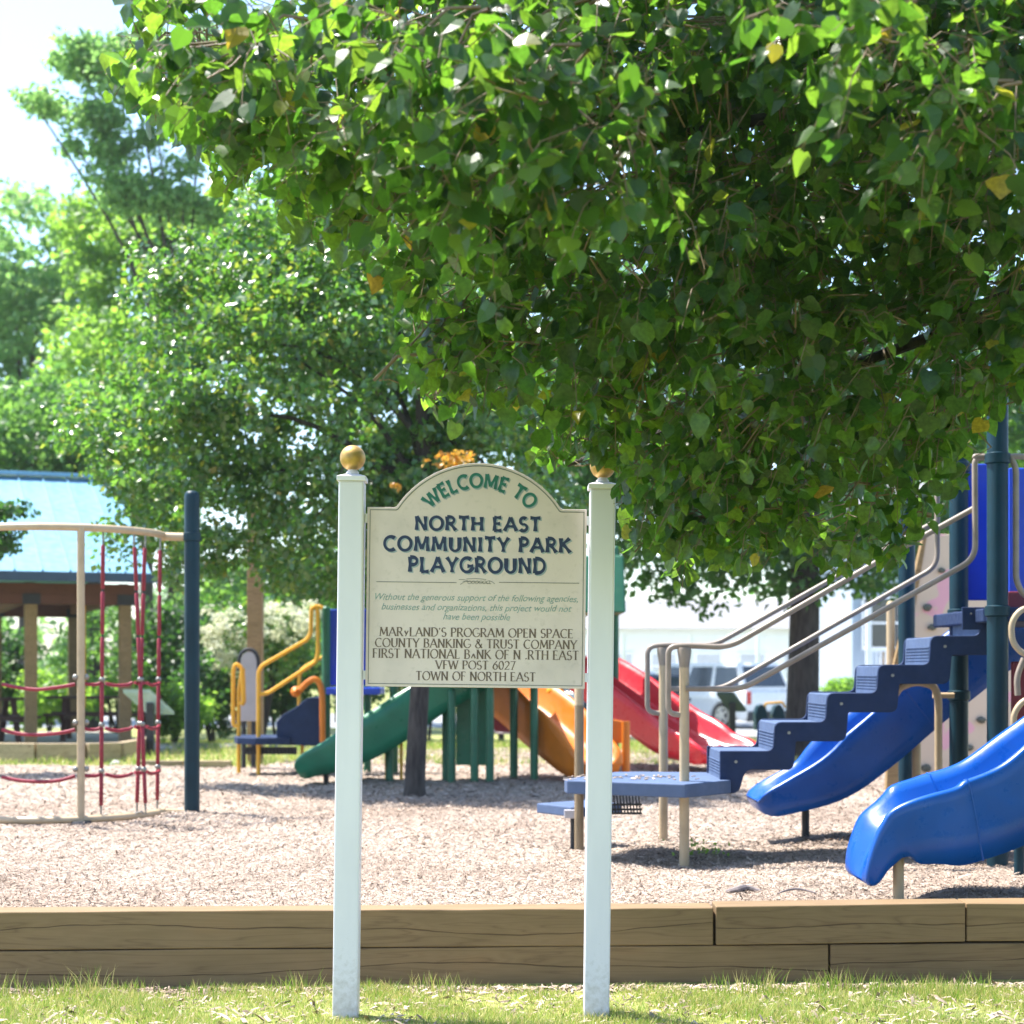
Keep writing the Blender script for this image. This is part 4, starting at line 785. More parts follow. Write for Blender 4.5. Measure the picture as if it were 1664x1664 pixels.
# slide two: wave slide in front
s2 = slide([P(2150, 950, 9.35), P(1950, 1060, 9.35), P(1800, 1165, 9.3), P(1700, 1240, 9.3), P(1620, 1296, 9.28), P(1540, 1322, 9.25), P(1482, 1330, 9.2), P(1438, 1350, 9.2), P(1413, 1388, 9.2), P(1398, 1430, 9.2)], .56, 'slide', 'slide_blue', ps, .15, .22, .05, walls=[(0, .25), (.55, .19), (.72, .12), (.83, .075), (.93, .05), (1, .04)], depths=[(0, .2), (.6, .24), (.74, .20), (.84, .10), (.92, .06), (1, .05)], n=7)
seam(s2, RINGS[-1], 34, 'slide_blue'); seam(s1, RINGS[-2], 14, 'slide_blue')
post(ps, PXx(1460, 9.1), 9.1, P(0, 1385, 9.1).z, .029, 'tan_paint', cap=False, name='support_post')
post(ps, PXx(1640, 10.2), 10.0, P(0, 1300, 10).z, .03, 'post_blue', cap=False, name='support_post')
# leaning climbing panel with holds
Yc = 16.2
cw = thing('climbing_wall', (PXx(1540, Yc), Yc, MZ), 'leaning tan climbing wall with pink shapes and dark rock holds behind the blue posts', 'climbing wall')
MB().prism([tuple(P(x, y, Yc).xz) for x, y in ((1506, 868), (1700, 868), (1690, 1284), (1465, 1284), (1478, 1040))], Yc, Yc + .05).build('panel', 'climb_panel', cw, bev=.006)
MB().prism([tuple(P(x, y, Yc).xz) for x, y in ((1500, 872), (1506, 868), (1478, 1040), (1464, 1284), (1440, 1284), (1450, 1090))], Yc - .01, Yc + .09).build('edge_board', 'slide_orange' if 0 else 'post_wood', cw, bev=.006)
for px, py, r in ((1530, 927, .035), (1507, 987, .045), (1515, 1019, .042), (1505, 1248, .05), (1595, 1170, .045), (1600, 1030, .04), (1480, 1150, .04), (1550, 1262, .04), (1575, 1215, .04), (1640, 1230, .04)):
    MB().ball(P(px, py, Yc - .02), r, 10, .7, .18).build('hold', 'hold', cw)
post(cw, PXx(1452, Yc), Yc + .12, 2.2, .04, 'tan_paint', name='frame_post'); post(cw, PXx(1475, 15.9), 15.9, 3.1, .045, 'post_blue', name='frame_post')
post(cw, PXx(1690, Yc), Yc + .12, 3.1, .045, 'post_blue', name='frame_post')

# ------------------------------------------------------------------ far play structure (green, orange, red slides)
fs = thing('toddler_play_structure', (PXx(800, 18.9), 18.9, MZ), 'green posted play structure with green, orange and red slides behind the sign', 'play structure')
for px, Y in ((771, 18.3), (796, 18.3), (725, 18.8), (835, 18.9), (868, 18.6), (734, 18.4), (597, 20.3), (633, 18.6)):
    top = 1122 if px in (771, 796) else None
    zt = {771: 2.5, 796: 2.5, 725: 2.5, 835: 2.5, 868: 2.5, 734: 1.35, 597: 1.5, 633: .82}[px]
    post(fs, PXx(px, Y), Y, zt, .044, 'post_green')
MB().box(PXx(735, 18.7), PXx(880, 18.7), 18.2, 19.5, 1.38, 1.46).build('deck', 'step_blue', fs, bev=.01)
MB().box(PXx(740, 18.7), PXx(800, 18.7), 18.9, 18.94, .5, 1.35).build('enclosure_panel', 'slide_green', fs, bev=.01)
slide([P(800, 1086, 18.7), P(745, 1118, 18.7), P(690, 1150, 18.7), P(640, 1183, 18.65), P(590, 1212, 18.6), P(545, 1228, 18.6), P(510, 1236, 18.6), P(484, 1246, 18.6)], .62, 'slide', 'slide_green', fs, .24, .16, .045, walls=[(0, .28), (.6, .26), (.8, .15), (.93, .09), (1, .05)])
post(fs, PXx(530, 18.6), 18.6, P(0, 1250, 18.6).z, .03, 'black_metal', cap=False, name='support_post')
slide([P(775, 1108, 19.9), P(815, 1128, 19.7), P(860, 1158, 19.4), P(905, 1196, 19.0), P(945, 1228, 18.7), P(975, 1243, 18.45)], .66, 'slide', 'slide_orange', fs, .26, .16, .045, walls=[(0, .32), (.6, .3), (.85, .2), (1, .08)])
MB().tube([P(1017, 1262, 18.8), P(1017, 1172, 18.8)], .045, 12).build('support_post', 'slide_orange', fs, smooth=True)
MB().prism([tuple(P(x, y, 18.9).xz) for x, y in ((975, 1166), (1014, 1172), (1014, 1207), (975, 1212))], 18.9, 19.0).build('side_panel', 'slide_orange', fs, bev=.01)
MB().ball(P(899, 1124, 19.6), .085, 14).build('bubble_panel', 'yellow_paint', fs, smooth=2)
slide([P(925, 1074, 21.9), P(965, 1103, 21.7), P(1010, 1134, 21.4), P(1055, 1166, 21.1), P(1098, 1196, 20.8), P(1135, 1213, 20.5), P(1165, 1220, 20.3), P(1190, 1226, 20.1)], 1.0, 'slide', 'slide_red', fs, .22, .13, .05, chutes=2, walls=[(0, .26), (.6, .25), (.85, .15), (1, .08)])
MB().box(PXx(800, 20.5), PXx(866, 20.5), 20.5, 20.55, P(0, 1190, 20.5).z, P(0, 1148, 20.5).z).build('play_panel', 'maroon', fs, bev=.015)
MB().tube([P(801, 1146, 20.45), P(801, 1184, 20.45), P(806, 1191, 20.45), P(866, 1192, 20.45)], .012, 8).build('panel_trim', 'panel_grey', fs)
for px in (910, 1000): post(fs, PXx(px, 21.6), 21.6, 3.1, .044, 'post_green')
# roof of the far structure
rz0, rz1 = P(0, 998, 21).z, P(0, 905, 21).z; rx0, rx1 = PXx(868, 21), PXx(1012, 21)
MB().add([(rx0, 20.4, rz0), (rx1, 20.4, rz0), (rx1, 21.9, rz0), (rx0, 21.9, rz0), (rx0 + .02, 20.7, rz1), (rx1 - .01, 20.7, rz1), (rx1 - .01, 21.6, rz1), (rx0 + .02, 21.6, rz1)], [(0, 1, 5, 4), (1, 2, 6, 5), (2, 3, 7, 6), (3, 0, 4, 7), (4, 5, 6, 7), (0, 3, 2, 1)]).build('roof', 'post_green', fs, bev=.02)
# yellow railed access on the left of the far structure
def frail(pts, Y, name='handrail', mat='yellow_paint', r=.024, fr=.09): return MB().tube(fillet([P(x, y, Y) for x, y in pts], fr, 5), r, 8).build(name, mat, fs, smooth=True)
Yy = 19.8
frail([(420, 1262), (420, 1085), (505, 1036), (506, 988), (516, 984), (517, 1060), (514, 1075), (435, 1127), (422, 1128)], Yy)
frail([(388, 1256), (388, 1120), (394, 1085), (382, 1078), (379, 1090), (379, 1178), (387, 1180)], 20.1, r=.024, fr=.05)
frail([(505, 988), (518, 985), (527, 990)], 19.9)
frail([(486, 1150), (487, 1088), (527, 1066)], 20.4, r=.02)
frail([(394, 1086), (396, 1140), (392, 1145)], 20.05, r=.03)
frail([(487, 1122), (500, 1108), (512, 1102), (521, 1112), (524, 1135), (524, 1206)], 19.6, 'hand_loop', 'slide_orange', .034)
MB().lathe(P(480, 1124, 19.6), [(.012, -.05), (.03, 0), (.06, .03), (.062, .038)], 16, 'y').build('talk_tube', 'slide_orange', fs, smooth=True)
post(fs, PXx(530, 19.9), 19.9, P(0, 985, 19.9).z, .05, 'post_green'); post(fs, PXx(640, 19.9), 19.9, 2.4, .05, 'post_green')
MB().box(PXx(536, 20), PXx(548, 20) + .6, 20.0, 20.04, P(0, 1113, 20).z, P(0, 990, 20).z).build('barrier_panel', 'panel_blue', fs, bev=.01)
MB().box(PXx(536, 20), PXx(622, 20), 19.6, 20.3, P(0, 1128, 20).z, P(0, 1117, 20).z).build('deck', 'panel_blue', fs, bev=.01)
MB().flat([(PXx(378, 20), 20.1), (PXx(382, 19.6), 19.75), (PXx(413, 19.5), 19.6), (PXx(470, 19.6), 19.7), (PXx(470, 20.5), 20.6), (PXx(385, 20.5), 20.5)], P(0, 1209, 19.8).z, P(0, 1198, 19.8).z).build('platform', 'step_blue', fs, bev=.01)
mb = MB().prism([tuple(P(x, y, 19.8).xz) for x, y in ((450, 1210), (450, 1172), (462, 1160), (480, 1150), (500, 1134), (516, 1132), (524, 1142), (524, 1212))], 19.75, 20.5); mb.build('moulded_steps', 'step_blue', fs, bev=.02)
frail([(520, 1262), (520, 1205)], 19.9, 'support_post', r=.03); frail([(491, 1250), (491, 1208)], 20.0, 'support_post', r=.02)
mb = MB()
for i in range(14): mb.box(PXx(398 + i * 6, 19.9), PXx(400 + i * 6, 19.9), 19.9, 19.92, P(0, 1224, 19.9).z, P(0, 1216, 19.9).z)
mb.box(PXx(396, 19.9), PXx(482, 19.9), 19.92, 19.94, P(0, 1226, 19.9).z, P(0, 1214, 19.9).z); mb.build('rubber_grille', 'black_metal', fs)
frail([(652, 1268), (652, 1203), (635, 1205), (625, 1207)], 18.7, r=.018, fr=.02); frail([(628, 1270), (628, 1212)], 18.75, r=.02)
# small grey play panel with a dark rim behind the yellow rails
pp = thing('standing_panel', (PXx(404, 21.2), 21.2, MZ), 'tall grey round topped play panel with a black rim beside the yellow rails', 'play panel')
ol = [P(391, 1172, 21.2), P(391, 1080, 21.2)] + [P(404 - 13 * math.cos(a), 1076 - 17 * math.sin(a), 21.2) for a in [i * math.pi / 10 for i in range(11)]] + [P(417, 1172, 21.2)]
MB().prism([(p.x, p.z) for p in ol], 21.2, 21.25).build('panel', 'panel_grey', pp, bev=.006)
MB().tube([P(388, 1090, 21.22), P(388, 1078, 21.22)] + [P(404 - 16 * math.cos(a), 1075 - 20 * math.sin(a), 21.22) for a in [i * math.pi / 10 for i in range(11)]] + [P(420, 1095, 21.22)], .022, 8).build('rim', 'black_metal', pp, smooth=True)
for px in (396, 412): post(pp, PXx(px, 21.25), 21.25, P(0, 1170, 21.2).z, .03, 'black_metal', cap=False, name='leg')
# ------------------------------------------------------------------ pavilion
phi = math.radians(21); pc = Vector((PXx(50, 26), 26, .28))
def pav(u, v, z): return Vector((pc.x + u * math.cos(phi) - v * math.sin(phi) * -1 * -1, pc.y + u * math.sin(phi) + v * math.cos(phi), z))
PM = Matrix.Translation((pc.x, pc.y, 0)) @ Matrix.Rotation(phi, 4, 'Z')
pv = thing('picnic_pavilion', pc, 'open picnic pavilion with a pale blue standing seam metal roof and dark red beams', 'pavilion')
ez, rz_ = P(0, 930, 25.6).z, P(0, 777, 29.3).z; ev, rv = -.7, 3.3; u0, u1 = -5.5, 1.9
tn = int((u1 - u0) / .40)
for k in range(tn):
    a = u0 + k * .40
    for side in (0, 1):
        va, vb = (ev, rv) if side == 0 else (rv + (rv - ev), rv)
        mb = MB(PM); y0, y1 = va, vb
        mb.add([(a + .012, y0, ez), (a + .388, y0, ez), (a + .388, y1, rz_), (a + .012, y1, rz_), (a + .012, y0, ez - .02), (a + .388, y0, ez - .02), (a + .388, y1, rz_ - .02), (a + .012, y1, rz_ - .02)], [(0, 1, 2, 3), (7, 6, 5, 4), (0, 4, 5, 1), (1, 5, 6, 2), (2, 6, 7, 3), (3, 7, 4, 0)])
        mb.add([(a - .012, y0, ez - .02), (a + .012, y0, ez - .02), (a + .012, y1, rz_ - .02), (a - .012, y1, rz_ - .02), (a - .012, y0, ez + .035), (a + .012, y0, ez + .035), (a + .012, y1, rz_ + .035), (a - .012, y1, rz_ + .035)], [(4, 5, 6, 7), (3, 2, 1, 0), (0, 1, 5, 4), (1, 2, 6, 5), (2, 3, 7, 6), (3, 0, 4, 7)])
        mb.build('roof_panel', 'roof_blue', pv)
MB(PM).box(u0, u1, rv - .12, rv + .12, rz_ + .03, rz_ + .09).build('ridge_cap', 'roof_blue', pv, bev=.01)
MB(PM).box(u0, u1, ev - .03, ev, ez - .14, ez - .0).build('fascia', 'trim_dark', pv)
MB(PM).box(u0 + .2, u1 - .3, -.10, .10, ez - .46, ez - .14).build('beam', 'beam', pv, bev=.01)
MB(PM).box(u0 + .2, u1 - .3, 6.5, 6.7, ez - .46, ez - .14).build('beam', 'beam', pv, bev=.01)
for u in (-5.0, -2.6, -.0, 1.4): MB(PM).box(u - .07, u + .07, .1, 6.5, ez - .40, ez - .12).build('tie_beam', 'beam', pv)
for u in (-5.0, -.0, 1.4):
    for v in (0, 6.6):
        MB(PM).box(u - .09, u + .09, v - .09, v + .09, .2, ez - .46).build('post', 'post_wood', pv, bev=.006)
        MB(PM).box(u - .13, u + .13, v - .12, v + .12, ez - .46 - .0, ez - .30).build('post_bracket', 'black_metal', pv)
MB(PM).box(u0 + .3, u1 + .2, -.5, 7.0, .1, .36).build('floor_slab', 'concrete', pv)
MB(PM).box(.83, .91, .8, .88, P(0, 1150, 27).z, ez - .4).build('hanging_board', 'yellow_paint', pv)
# far trunk-like wooden pole
wp = thing('wooden_pole', (PXx(415, 22.6), 22.6, gz(22.6)), 'tall square brown wooden pole rising into the pear tree behind the grey play panel', 'pole')
MB().box(PXx(403, 22.6), PXx(427, 22.6), 22.5, 22.7, gz(22.6) - .1, 3.6).build('shaft', 'post_wood', wp, bev=.01)
MB().box(PXx(401, 22.6), PXx(429, 22.6), 22.48, 22.72, 3.6, 3.66).build('cap', 'trim_dark', wp, bev=.01)
# picnic tables
def picnic(u, v, rot, label):
    Mx = PM @ Matrix.Translation((u, v, .36)) @ Matrix.Rotation(rot, 4, 'Z'); loc = Mx.translation
    t = thing('picnic_table', loc, label, 'picnic table', 'dark red picnic tables under the pavilion')
    for k in range(5): MB(Mx).box(-.95, .95, -.36 + k * .147, -.36 + k * .147 + .135, .70, .74).build('table_plank', 'table_wood', t)
    for s_ in (-1, 1):
        for k in range(2): MB(Mx).box(-.95, .95, s_ * .68 - .14 + k * .145, s_ * .68 - .14 + k * .145 + .135, .42, .46).build('seat_plank', 'table_wood', t)
    for e in (-.65, .65):
        for s_ in (-1, 1): MB(Mx).bar((e, s_ * .62, 0), (e, s_ * .22, .70), .09, .05).build('leg', 'table_wood', t)
        MB(Mx).box(e - .03, e + .03, -.80, .80, .36, .42).build('cross_beam', 'table_wood', t)
picnic(-.8, 1.7, .15, 'dark red picnic table standing nearest the tan climber pipe under the pavilion')
picnic(1.5, 2.9, -.2, 'dark red picnic table under the right end of the pavilion')
picnic(-3.6, 2.2, .1, 'dark red picnic table under the pavilion at the left edge of the photo')
# low timber edging of the pavilion pad
eg = thing('timber_edging', (PXx(120, 23.6), 23.6, gz(23)), 'low curved edging of pale sawn timbers below the pavilion floor', 'edging')
ep = [P(-150, 1248, 23.4), P(-40, 1247, 23.1), P(60, 1247, 22.9), P(140, 1246, 22.9), P(195, 1244, 23.2), P(228, 1240, 24.3), P(238, 1234, 25.6)]
for i in range(len(ep) - 1):
    a = Vector((ep[i].x, ep[i].y, .42)); b_ = Vector((ep[i + 1].x, ep[i + 1].y, .42)); d = (b_ - a).normalized() * .012; MB().bar(a + d, b_ - d, .12, .30).build('timber', 'sawn', eg, bev=.01)
eg2 = thing('timber_kerb', (PXx(320, 21.9), 21.9, gz(22)), 'thin pale timber kerb between the wood chips and the lawn on the left', 'edging')
kp = [PXx(222, 21.8), PXx(300, 21.8), PXx(378, 21.8)]
for i in range(2): MB().box(kp[i] + .01, kp[i + 1] - .01, 21.72, 21.84, .2, .40).build('timber', 'sawn', eg2, bev=.008)
st = MB().ball(P(188, 1243, 22.2), .075, 12, .8, .12).build('rock', 'panel_grey', None, smooth=2); tag(st, 'small white rock lying by the curved timber edging', 'rock')
# interpretive lecterns
def lectern(px, py0, py1, Y, w, mat, label, tilt=.5, legs=1):
    x = PXx(px, Y); zb, zt = P(0, py1, Y).z, P(0, py0, Y).z; t = thing('lectern_sign', (x, Y, gz(Y)), label, 'information sign')
    MB().add([(x - w / 2 - (zt - zb) * .5, Y - .1, zt), (x + w / 2 - (zt - zb) * .5, Y - .1, zt), (x + w / 2 + (zt - zb) * .4, Y + .2, zb), (x - w / 2 + (zt - zb) * .4, Y + .2, zb), (x - w / 2 - (zt - zb) * .5, Y - .07, zt - .05), (x + w / 2 - (zt - zb) * .5, Y - .07, zt - .05), (x + w / 2 + (zt - zb) * .4, Y + .23, zb - .05), (x - w / 2 + (zt - zb) * .4, Y + .23, zb - .05)], [(0, 1, 2, 3), (7, 6, 5, 4), (0, 4, 5, 1), (1, 5, 6, 2), (2, 6, 7, 3), (3, 7, 4, 0)]).build('display_panel', mat, t)
    MB().box(x - .05, x + .05, Y + .05, Y + .15, gz(Y) - .05, (zb + zt) / 2 - .04).build('post', 'black_metal', t)
lectern(242, 1120, 1156, 24.5, .38, 'lectern_panel', 'slanted pale blue display board on a post behind the red ropes')
lectern(1191, 1124, 1152, 27, .26, 'trim_dark', 'dark green slanted display board on a black post beside the red slide')

# ------------------------------------------------------------------ cars
def car(label, x, y, heading, L, W, H, paint, hood=.28, boot=.0, group='vehicles parked beyond the playground', clear=.2, name='parked_car'):
    t = thing(name, (x, y, gz(y)), label, 'car', group); Mx = Matrix.Translation((x, y, gz(y))) @ Matrix.Rotation(heading, 4, 'Z')
    wr = .34; fx, bx = L / 2 - .85, -L / 2 + .85; belt = H * .58
    def arch(cx): return [(cx + (wr + .06) * math.cos(a), max(clear, .30 + (wr + .06) * math.sin(a))) for a in [math.pi * i / 8 for i in range(9)]]
    body = [(-L / 2, clear + .1), (-L / 2, belt - .05), (-L / 2 + .08, belt)] + [(L / 2 - L * hood, belt), (L / 2 - .15, belt - .16), (L / 2, belt - .30), (L / 2, clear + .1), (L / 2 - .1, clear)] + arch(fx) + arch(bx) + [(-L / 2 + .1, clear)]
    MB(Mx).prism(body, -W / 2, W / 2).build('body', paint, t, bev=.05, smooth=2)
    c0, c1, c2, c3 = -L / 2 + .08 + boot, L / 2 - L * hood + .05, L / 2 - L * hood - .65, -L / 2 + .38 + boot * 1.5; wi = .14
    MB(Mx).add([(c0, -W / 2 + .04, belt - .01), (c1, -W / 2 + .04, belt - .01), (c1, W / 2 - .04, belt - .01), (c0, W / 2 - .04, belt - .01), (c3, -W / 2 + wi, H), (c2, -W / 2 + wi, H), (c2, W / 2 - wi, H), (c3, W / 2 - wi, H)], [(3, 2, 1, 0), (4, 5, 6, 7), (0, 1, 5, 4), (1, 2, 6, 5), (2, 3, 7, 6), (3, 0, 4, 7)]).build('cabin', paint, t, bev=.04, smooth=2)
    def lerp(a, b_, q): return a + (b_ - a) * q
    for s_ in (-1, 1):
        def sp(u, q): xa = lerp(c0 + .12, c3 + .05, q); xb = lerp(c1 - .15, c2 - .05, q); return (lerp(xa, xb, u), s_ * (lerp(W / 2 - .04, W / 2 - wi, q) + .006), lerp(belt, H, q))
        for ua, ub in ((.02, .30), (.34, .63), (.67, .98)):
            v = [sp(ua, .12), sp(ub, .12), sp(ub, .86), sp(ua, .86)]; v2 = [(a, b_ - s_ * .02, c) for a, b_, c in v]
            MB(Mx).add(v + v2, [(0, 1, 2, 3), (7, 6, 5, 4), (0, 4, 5, 1), (1, 5, 6, 2), (2, 6, 7, 3), (3, 7, 4, 0)]).build('side_window', 'glass_dark', t)
        MB(Mx).box(c1 - .25, c1 - .08, s_ * (W / 2 + .02) - .05, s_ * (W / 2 + .02) + .09 * (s_ > 0), belt + .02, belt + .16).build('wing_mirror', paint, t, bev=.02)
        MB(Mx).box(-L / 2 - .015, -L / 2 + .10, s_ * (W / 2 - .10) - .08, s_ * (W / 2 - .10) + .08, belt - .35, belt - .02).build('tail_light', 'lamp_red', t, bev=.01)
        MB(Mx).box(L / 2 - .22, L / 2 - .01, s_ * (W / 2 - .2) - .13, s_ * (W / 2 - .2) + .13, belt - .34, belt - .20).build('headlight', 'lamp_clear', t, bev=.02)
    for xa, xb, xc_, xd, nm in ((c0, c0, c3, c3, 'rear_window'), (c1, c1, c2, c2, 'windscreen')):
        sg_ = -1 if nm == 'rear_window' else 1
        q0, q1 = .14, .88; v = []
        for q, s_ in ((q0, -1), (q0, 1), (q1, 1), (q1, -1)): v.append((lerp(xa, xc_, q) + sg_ * .012, s_ * (lerp(W / 2 - .04, W / 2 - wi, q) - .10), lerp(belt, H, q)))
        v2 = [(a - sg_ * .02, b_, c) for a, b_, c in v]; MB(Mx).add(v + v2, [(0, 1, 2, 3), (7, 6, 5, 4), (0, 4, 5, 1), (1, 5, 6, 2), (2, 6, 7, 3), (3, 7, 4, 0)]).build(nm, 'glass_dark', t)
    for xx in (-L / 2, L / 2): MB(Mx).box(xx - .06, xx + .06, -W / 2 + .04, W / 2 - .04, clear, clear + .26).build('bumper', 'black_metal' if paint != 'car_dark' else 'car_dark', t, bev=.03)
    for cx in (fx, bx):
        for s_ in (-1, 1):
            w = MB(Mx).lathe((cx, s_ * (W / 2 - .11), wr), [(wr * .6, -.11), (wr * .96, -.10), (wr, -.06), (wr, .06), (wr * .96, .10), (wr * .6, .11)], 22, 'y').build('wheel', 'tyre', t, smooth=True)
            rm = MB(Mx).lathe((cx, s_ * (W / 2 - .02), wr), [(.03, -.03), (.20, -.03), (.225, .0), (.235, .02), (.22, .02)], 20, 'y')
            for k in range(5):
                a = k * 2 * math.pi / 5; yy = s_ * (W / 2 + .0); rm.bar((cx, yy, wr), (cx + .2 * math.cos(a), yy, wr + .2 * math.sin(a)), .045, .05)
            rm.build('rim', 'rim', w)
    return t
car('white suv with dark windows parked beside the big tree trunk, its rear towards the playground', PXx(1145, 46.6), 47, math.radians(132), 4.7, 1.9, 1.72, 'car_white', hood=.25)
car('dark blue saloon car parked left of the white suv', PXx(1075, 47), 47.5, math.radians(150), 4.5, 1.8, 1.42, 'car_dark', hood=.28, boot=.55)
car('silver estate car parked furthest left, mostly hidden by the red slide', PXx(960, 52), 53, math.radians(150), 4.5, 1.8, 1.5, 'car_silver', hood=.27)

# ------------------------------------------------------------------ houses beyond the car park
def house(name, label, X0, X1, Y0, Y1, zeave, zridge, wall='white_wall', storeys=((1.6, 2.8),), nwin=4, porch=True, porch_z=1.1, siding=.16, z0=0):
    t = thing(name, ((X0 + X1) / 2, Y0, 0), label, 'house')
    MB().box(X0, X1, Y0, Y1, z0, zeave).build('wall', wall, t)
    n = int((zeave - .4) / siding); mb = MB()
    for k in range(n): z = .4 + k * siding; mb.add([(X0, Y0 - .004, z + siding), (X1, Y0 - .004, z + siding), (X1, Y0 - .022, z), (X0, Y0 - .022, z)], [(0, 1, 2, 3)])
    sd = mb.build('siding', wall, t, fixn=False); sd['kind'] = 'stuff'
    Ym = (Y0 + Y1) / 2; o = .4
    MB().add([(X0 - o, Y0 - o, zeave - .05), (X1 + o, Y0 - o, zeave - .05), (X1 + o, Y1 + o, zeave - .05), (X0 - o, Y1 + o, zeave - .05), (X0 - o, Ym, zridge), (X1 + o, Ym, zridge)], [(0, 1, 5, 4), (2, 3, 4, 5), (0, 4, 3), (1, 2, 5), (3, 2, 1, 0)]).build('roof', 'roof_shingle', t)
    for a, b_ in storeys:
        for k in range(nwin):
            cx = X0 + (X1 - X0) * (k + .5) / nwin; w = .5; f = MB()
            f.box(cx - w - .08, cx + w + .08, Y0 - .07, Y0 - .03, a - .08, a); f.box(cx - w - .08, cx + w + .08, Y0 - .07, Y0 - .03, b_, b_ + .08); f.box(cx - w - .08, cx - w, Y0 - .07, Y0 - .03, a, b_); f.box(cx + w, cx + w + .08, Y0 - .07, Y0 - .03, a, b_); f.box(cx - w, cx + w, Y0 - .065, Y0 - .035, (a + b_) / 2 - .03, (a + b_) / 2 + .03)
            fr = f.build('window', 'white_wall', t)
            for q in range(2): MB().box(cx - w, cx + w, Y0 - .05, Y0 - .028, a + q * (b_ - a) / 2 + .03 * q, a + (q + 1) * (b_ - a) / 2 - .03 * (1 - q)).build('pane', 'glass_dark' if wall != 'white_wall' else 'pane_pale', fr)
    if porch:
        pz = porch_z; D = 2.0
        MB().box(X0, X1, Y0 - D, Y0 - .08, pz - .15, pz).build('porch_floor', 'white_wall', t)
        mb = MB(); 
        for k in range(int((X1 - X0) / .14)): mb.box(X0 + k * .14, X0 + k * .14 + .09, Y0 - D + .02, Y0 - D + .05, 0, pz - .16)
        lt = mb.build('porch_skirt', 'white_wall', t); lt['kind'] = 'stuff'
        rl = MB().box(X0, X1, Y0 - D, Y0 - D + .06, pz + .95, pz + 1.02).build('porch_rail', 'white_wall', t)
        mb = MB()
        for k in range(int((X1 - X0) / .13)): mb.box(X0 + k * .13, X0 + k * .13 + .05, Y0 - D + .01, Y0 - D + .05, pz + .05, pz + .95)
        bl = mb.build('baluster', 'white_wall', rl); bl['kind'] = 'stuff'
        for k in range(5): x = X0 + (X1 - X0 - .14) * k / 4; MB().box(x, x + .14, Y0 - D - .02, Y0 - D + .12, 0, zeave - .3 if zeave < 4 else 3.4).build('porch_post', 'white_wall', t)
house('house', 'blue grey house with a raised white porch behind the climbing wall', PXx(1385, 50), PXx(1760, 50), 50, 57, 5.2, 7.4, 'grey_wall', ((2.2, 3.6),), 4, True, 1.1)
house('long_house', 'long low white building glaring in the sun behind the car park', PXx(900, 72), PXx(1330, 72), 72, 80, 3.3, 4.6, 'white_wall', ((1.2, 2.2),), 6, True, .5)
ch = thing('porch_chair', (PXx(1442, 48.8), 48.8, 1.1), 'brown chair on the raised white porch', 'chair')
MB().box(PXx(1434, 48.8), PXx(1450, 48.8), 48.6, 49.1, 1.5, 1.56).build('seat', 'post_wood', ch); MB().box(PXx(1434, 48.8), PXx(1450, 48.8), 49.1, 49.14, 1.56, 2.1).build('backrest', 'post_wood', ch)
for a in (1434, 1448):
    for b_ in (48.62, 49.08): MB().box(PXx(a, 48.8), PXx(a, 48.8) + .04, b_, b_ + .04, 1.1, 1.5).build('leg', 'post_wood', ch)
# spring rider
YS = 26.0
sr = thing('spring_rider', (PXx(1250, YS), YS, gz(YS)), 'small blue double seat spring rider with yellow handle bars behind the blue steps', 'spring rider')
for px in (1237, 1265):
    c = P(px, 1165, YS); MB().prism([(c.x - .10, c.z - .2), (c.x - .11, c.z + .05), (c.x - .07, c.z + .17), (c.x, c.z + .2), (c.x + .06, c.z + .12), (c.x + .09, c.z - .05), (c.x + .12, c.z - .2)], YS - .15, YS + .15).build('seat', 'post_blue', sr, bev=.02)
MB().tube(fillet([P(1243, 1168, YS - .1), P(1243, 1143, YS - .1), P(1272, 1141, YS - .1), P(1276, 1150, YS - .1)], .04, 4), .018, 8).build('handle_bar', 'yellow_paint', sr, smooth=True)
MB().tube([P(1236, 1172, YS - .2), P(1268, 1173, YS - .2)], .02, 8).build('foot_bar', 'yellow_paint', sr)
for px in (1237, 1265): MB().tube([P(px, 1182, YS) + Vector((.06 * math.cos(a), .06 * math.sin(a), -a * .0105)) for a in [i * .5 for i in range(52)]], .012, 6).build('spring', 'black_metal', sr)
# twigs on the chips
def stick(px0, px1, py, label, r):
    Y = (EYE - MZ) * F / (py - HY); a = PXx(px0, Y); b_ = PXx(px1, Y); pts = [Vector((a + (b_ - a) * q, Y + RND.uniform(-.04, .04), MZ + .02 + .02 * math.sin(3 * q))) for q in (0, .3, .6, 1)]
    o = MB().tube(catmull(pts, 4), [r * (.6 + .5 * math.sin(math.pi * i / 12)) for i in range(13)], 8).build('stick', 'deadwood', None); tag(o, label, 'stick')
stick(1180, 1236, 1455, 'thick grey piece of dead wood lying on the chips left of the front slide', .016)
stick(1262, 1325, 1457, 'thin dark stick lying on the chips nearest the front slide', .006)
# weed at the foot of the post
wd = MB(); wc = Vector((PXx(1128, 11.3), 11.3, MZ))
tag_w = []
C = np.array([[wc.x + RND.gauss(.05, .09), wc.y + RND.gauss(0, .06), MZ + abs(RND.gauss(.02, .04))] for k in range(70)]); V, I = leaves_np(C, rng.uniform(.02, .04, 70), leaf_frames(70, None, -.4), T_DIAMOND)
wt = thing('weed', wc, 'small green weed sprouting beside the tan post of the blue steps', 'weed'); o = rawmesh('foliage', V, 3, I, 'lime_leaf', wt); o['kind'] = 'stuff'

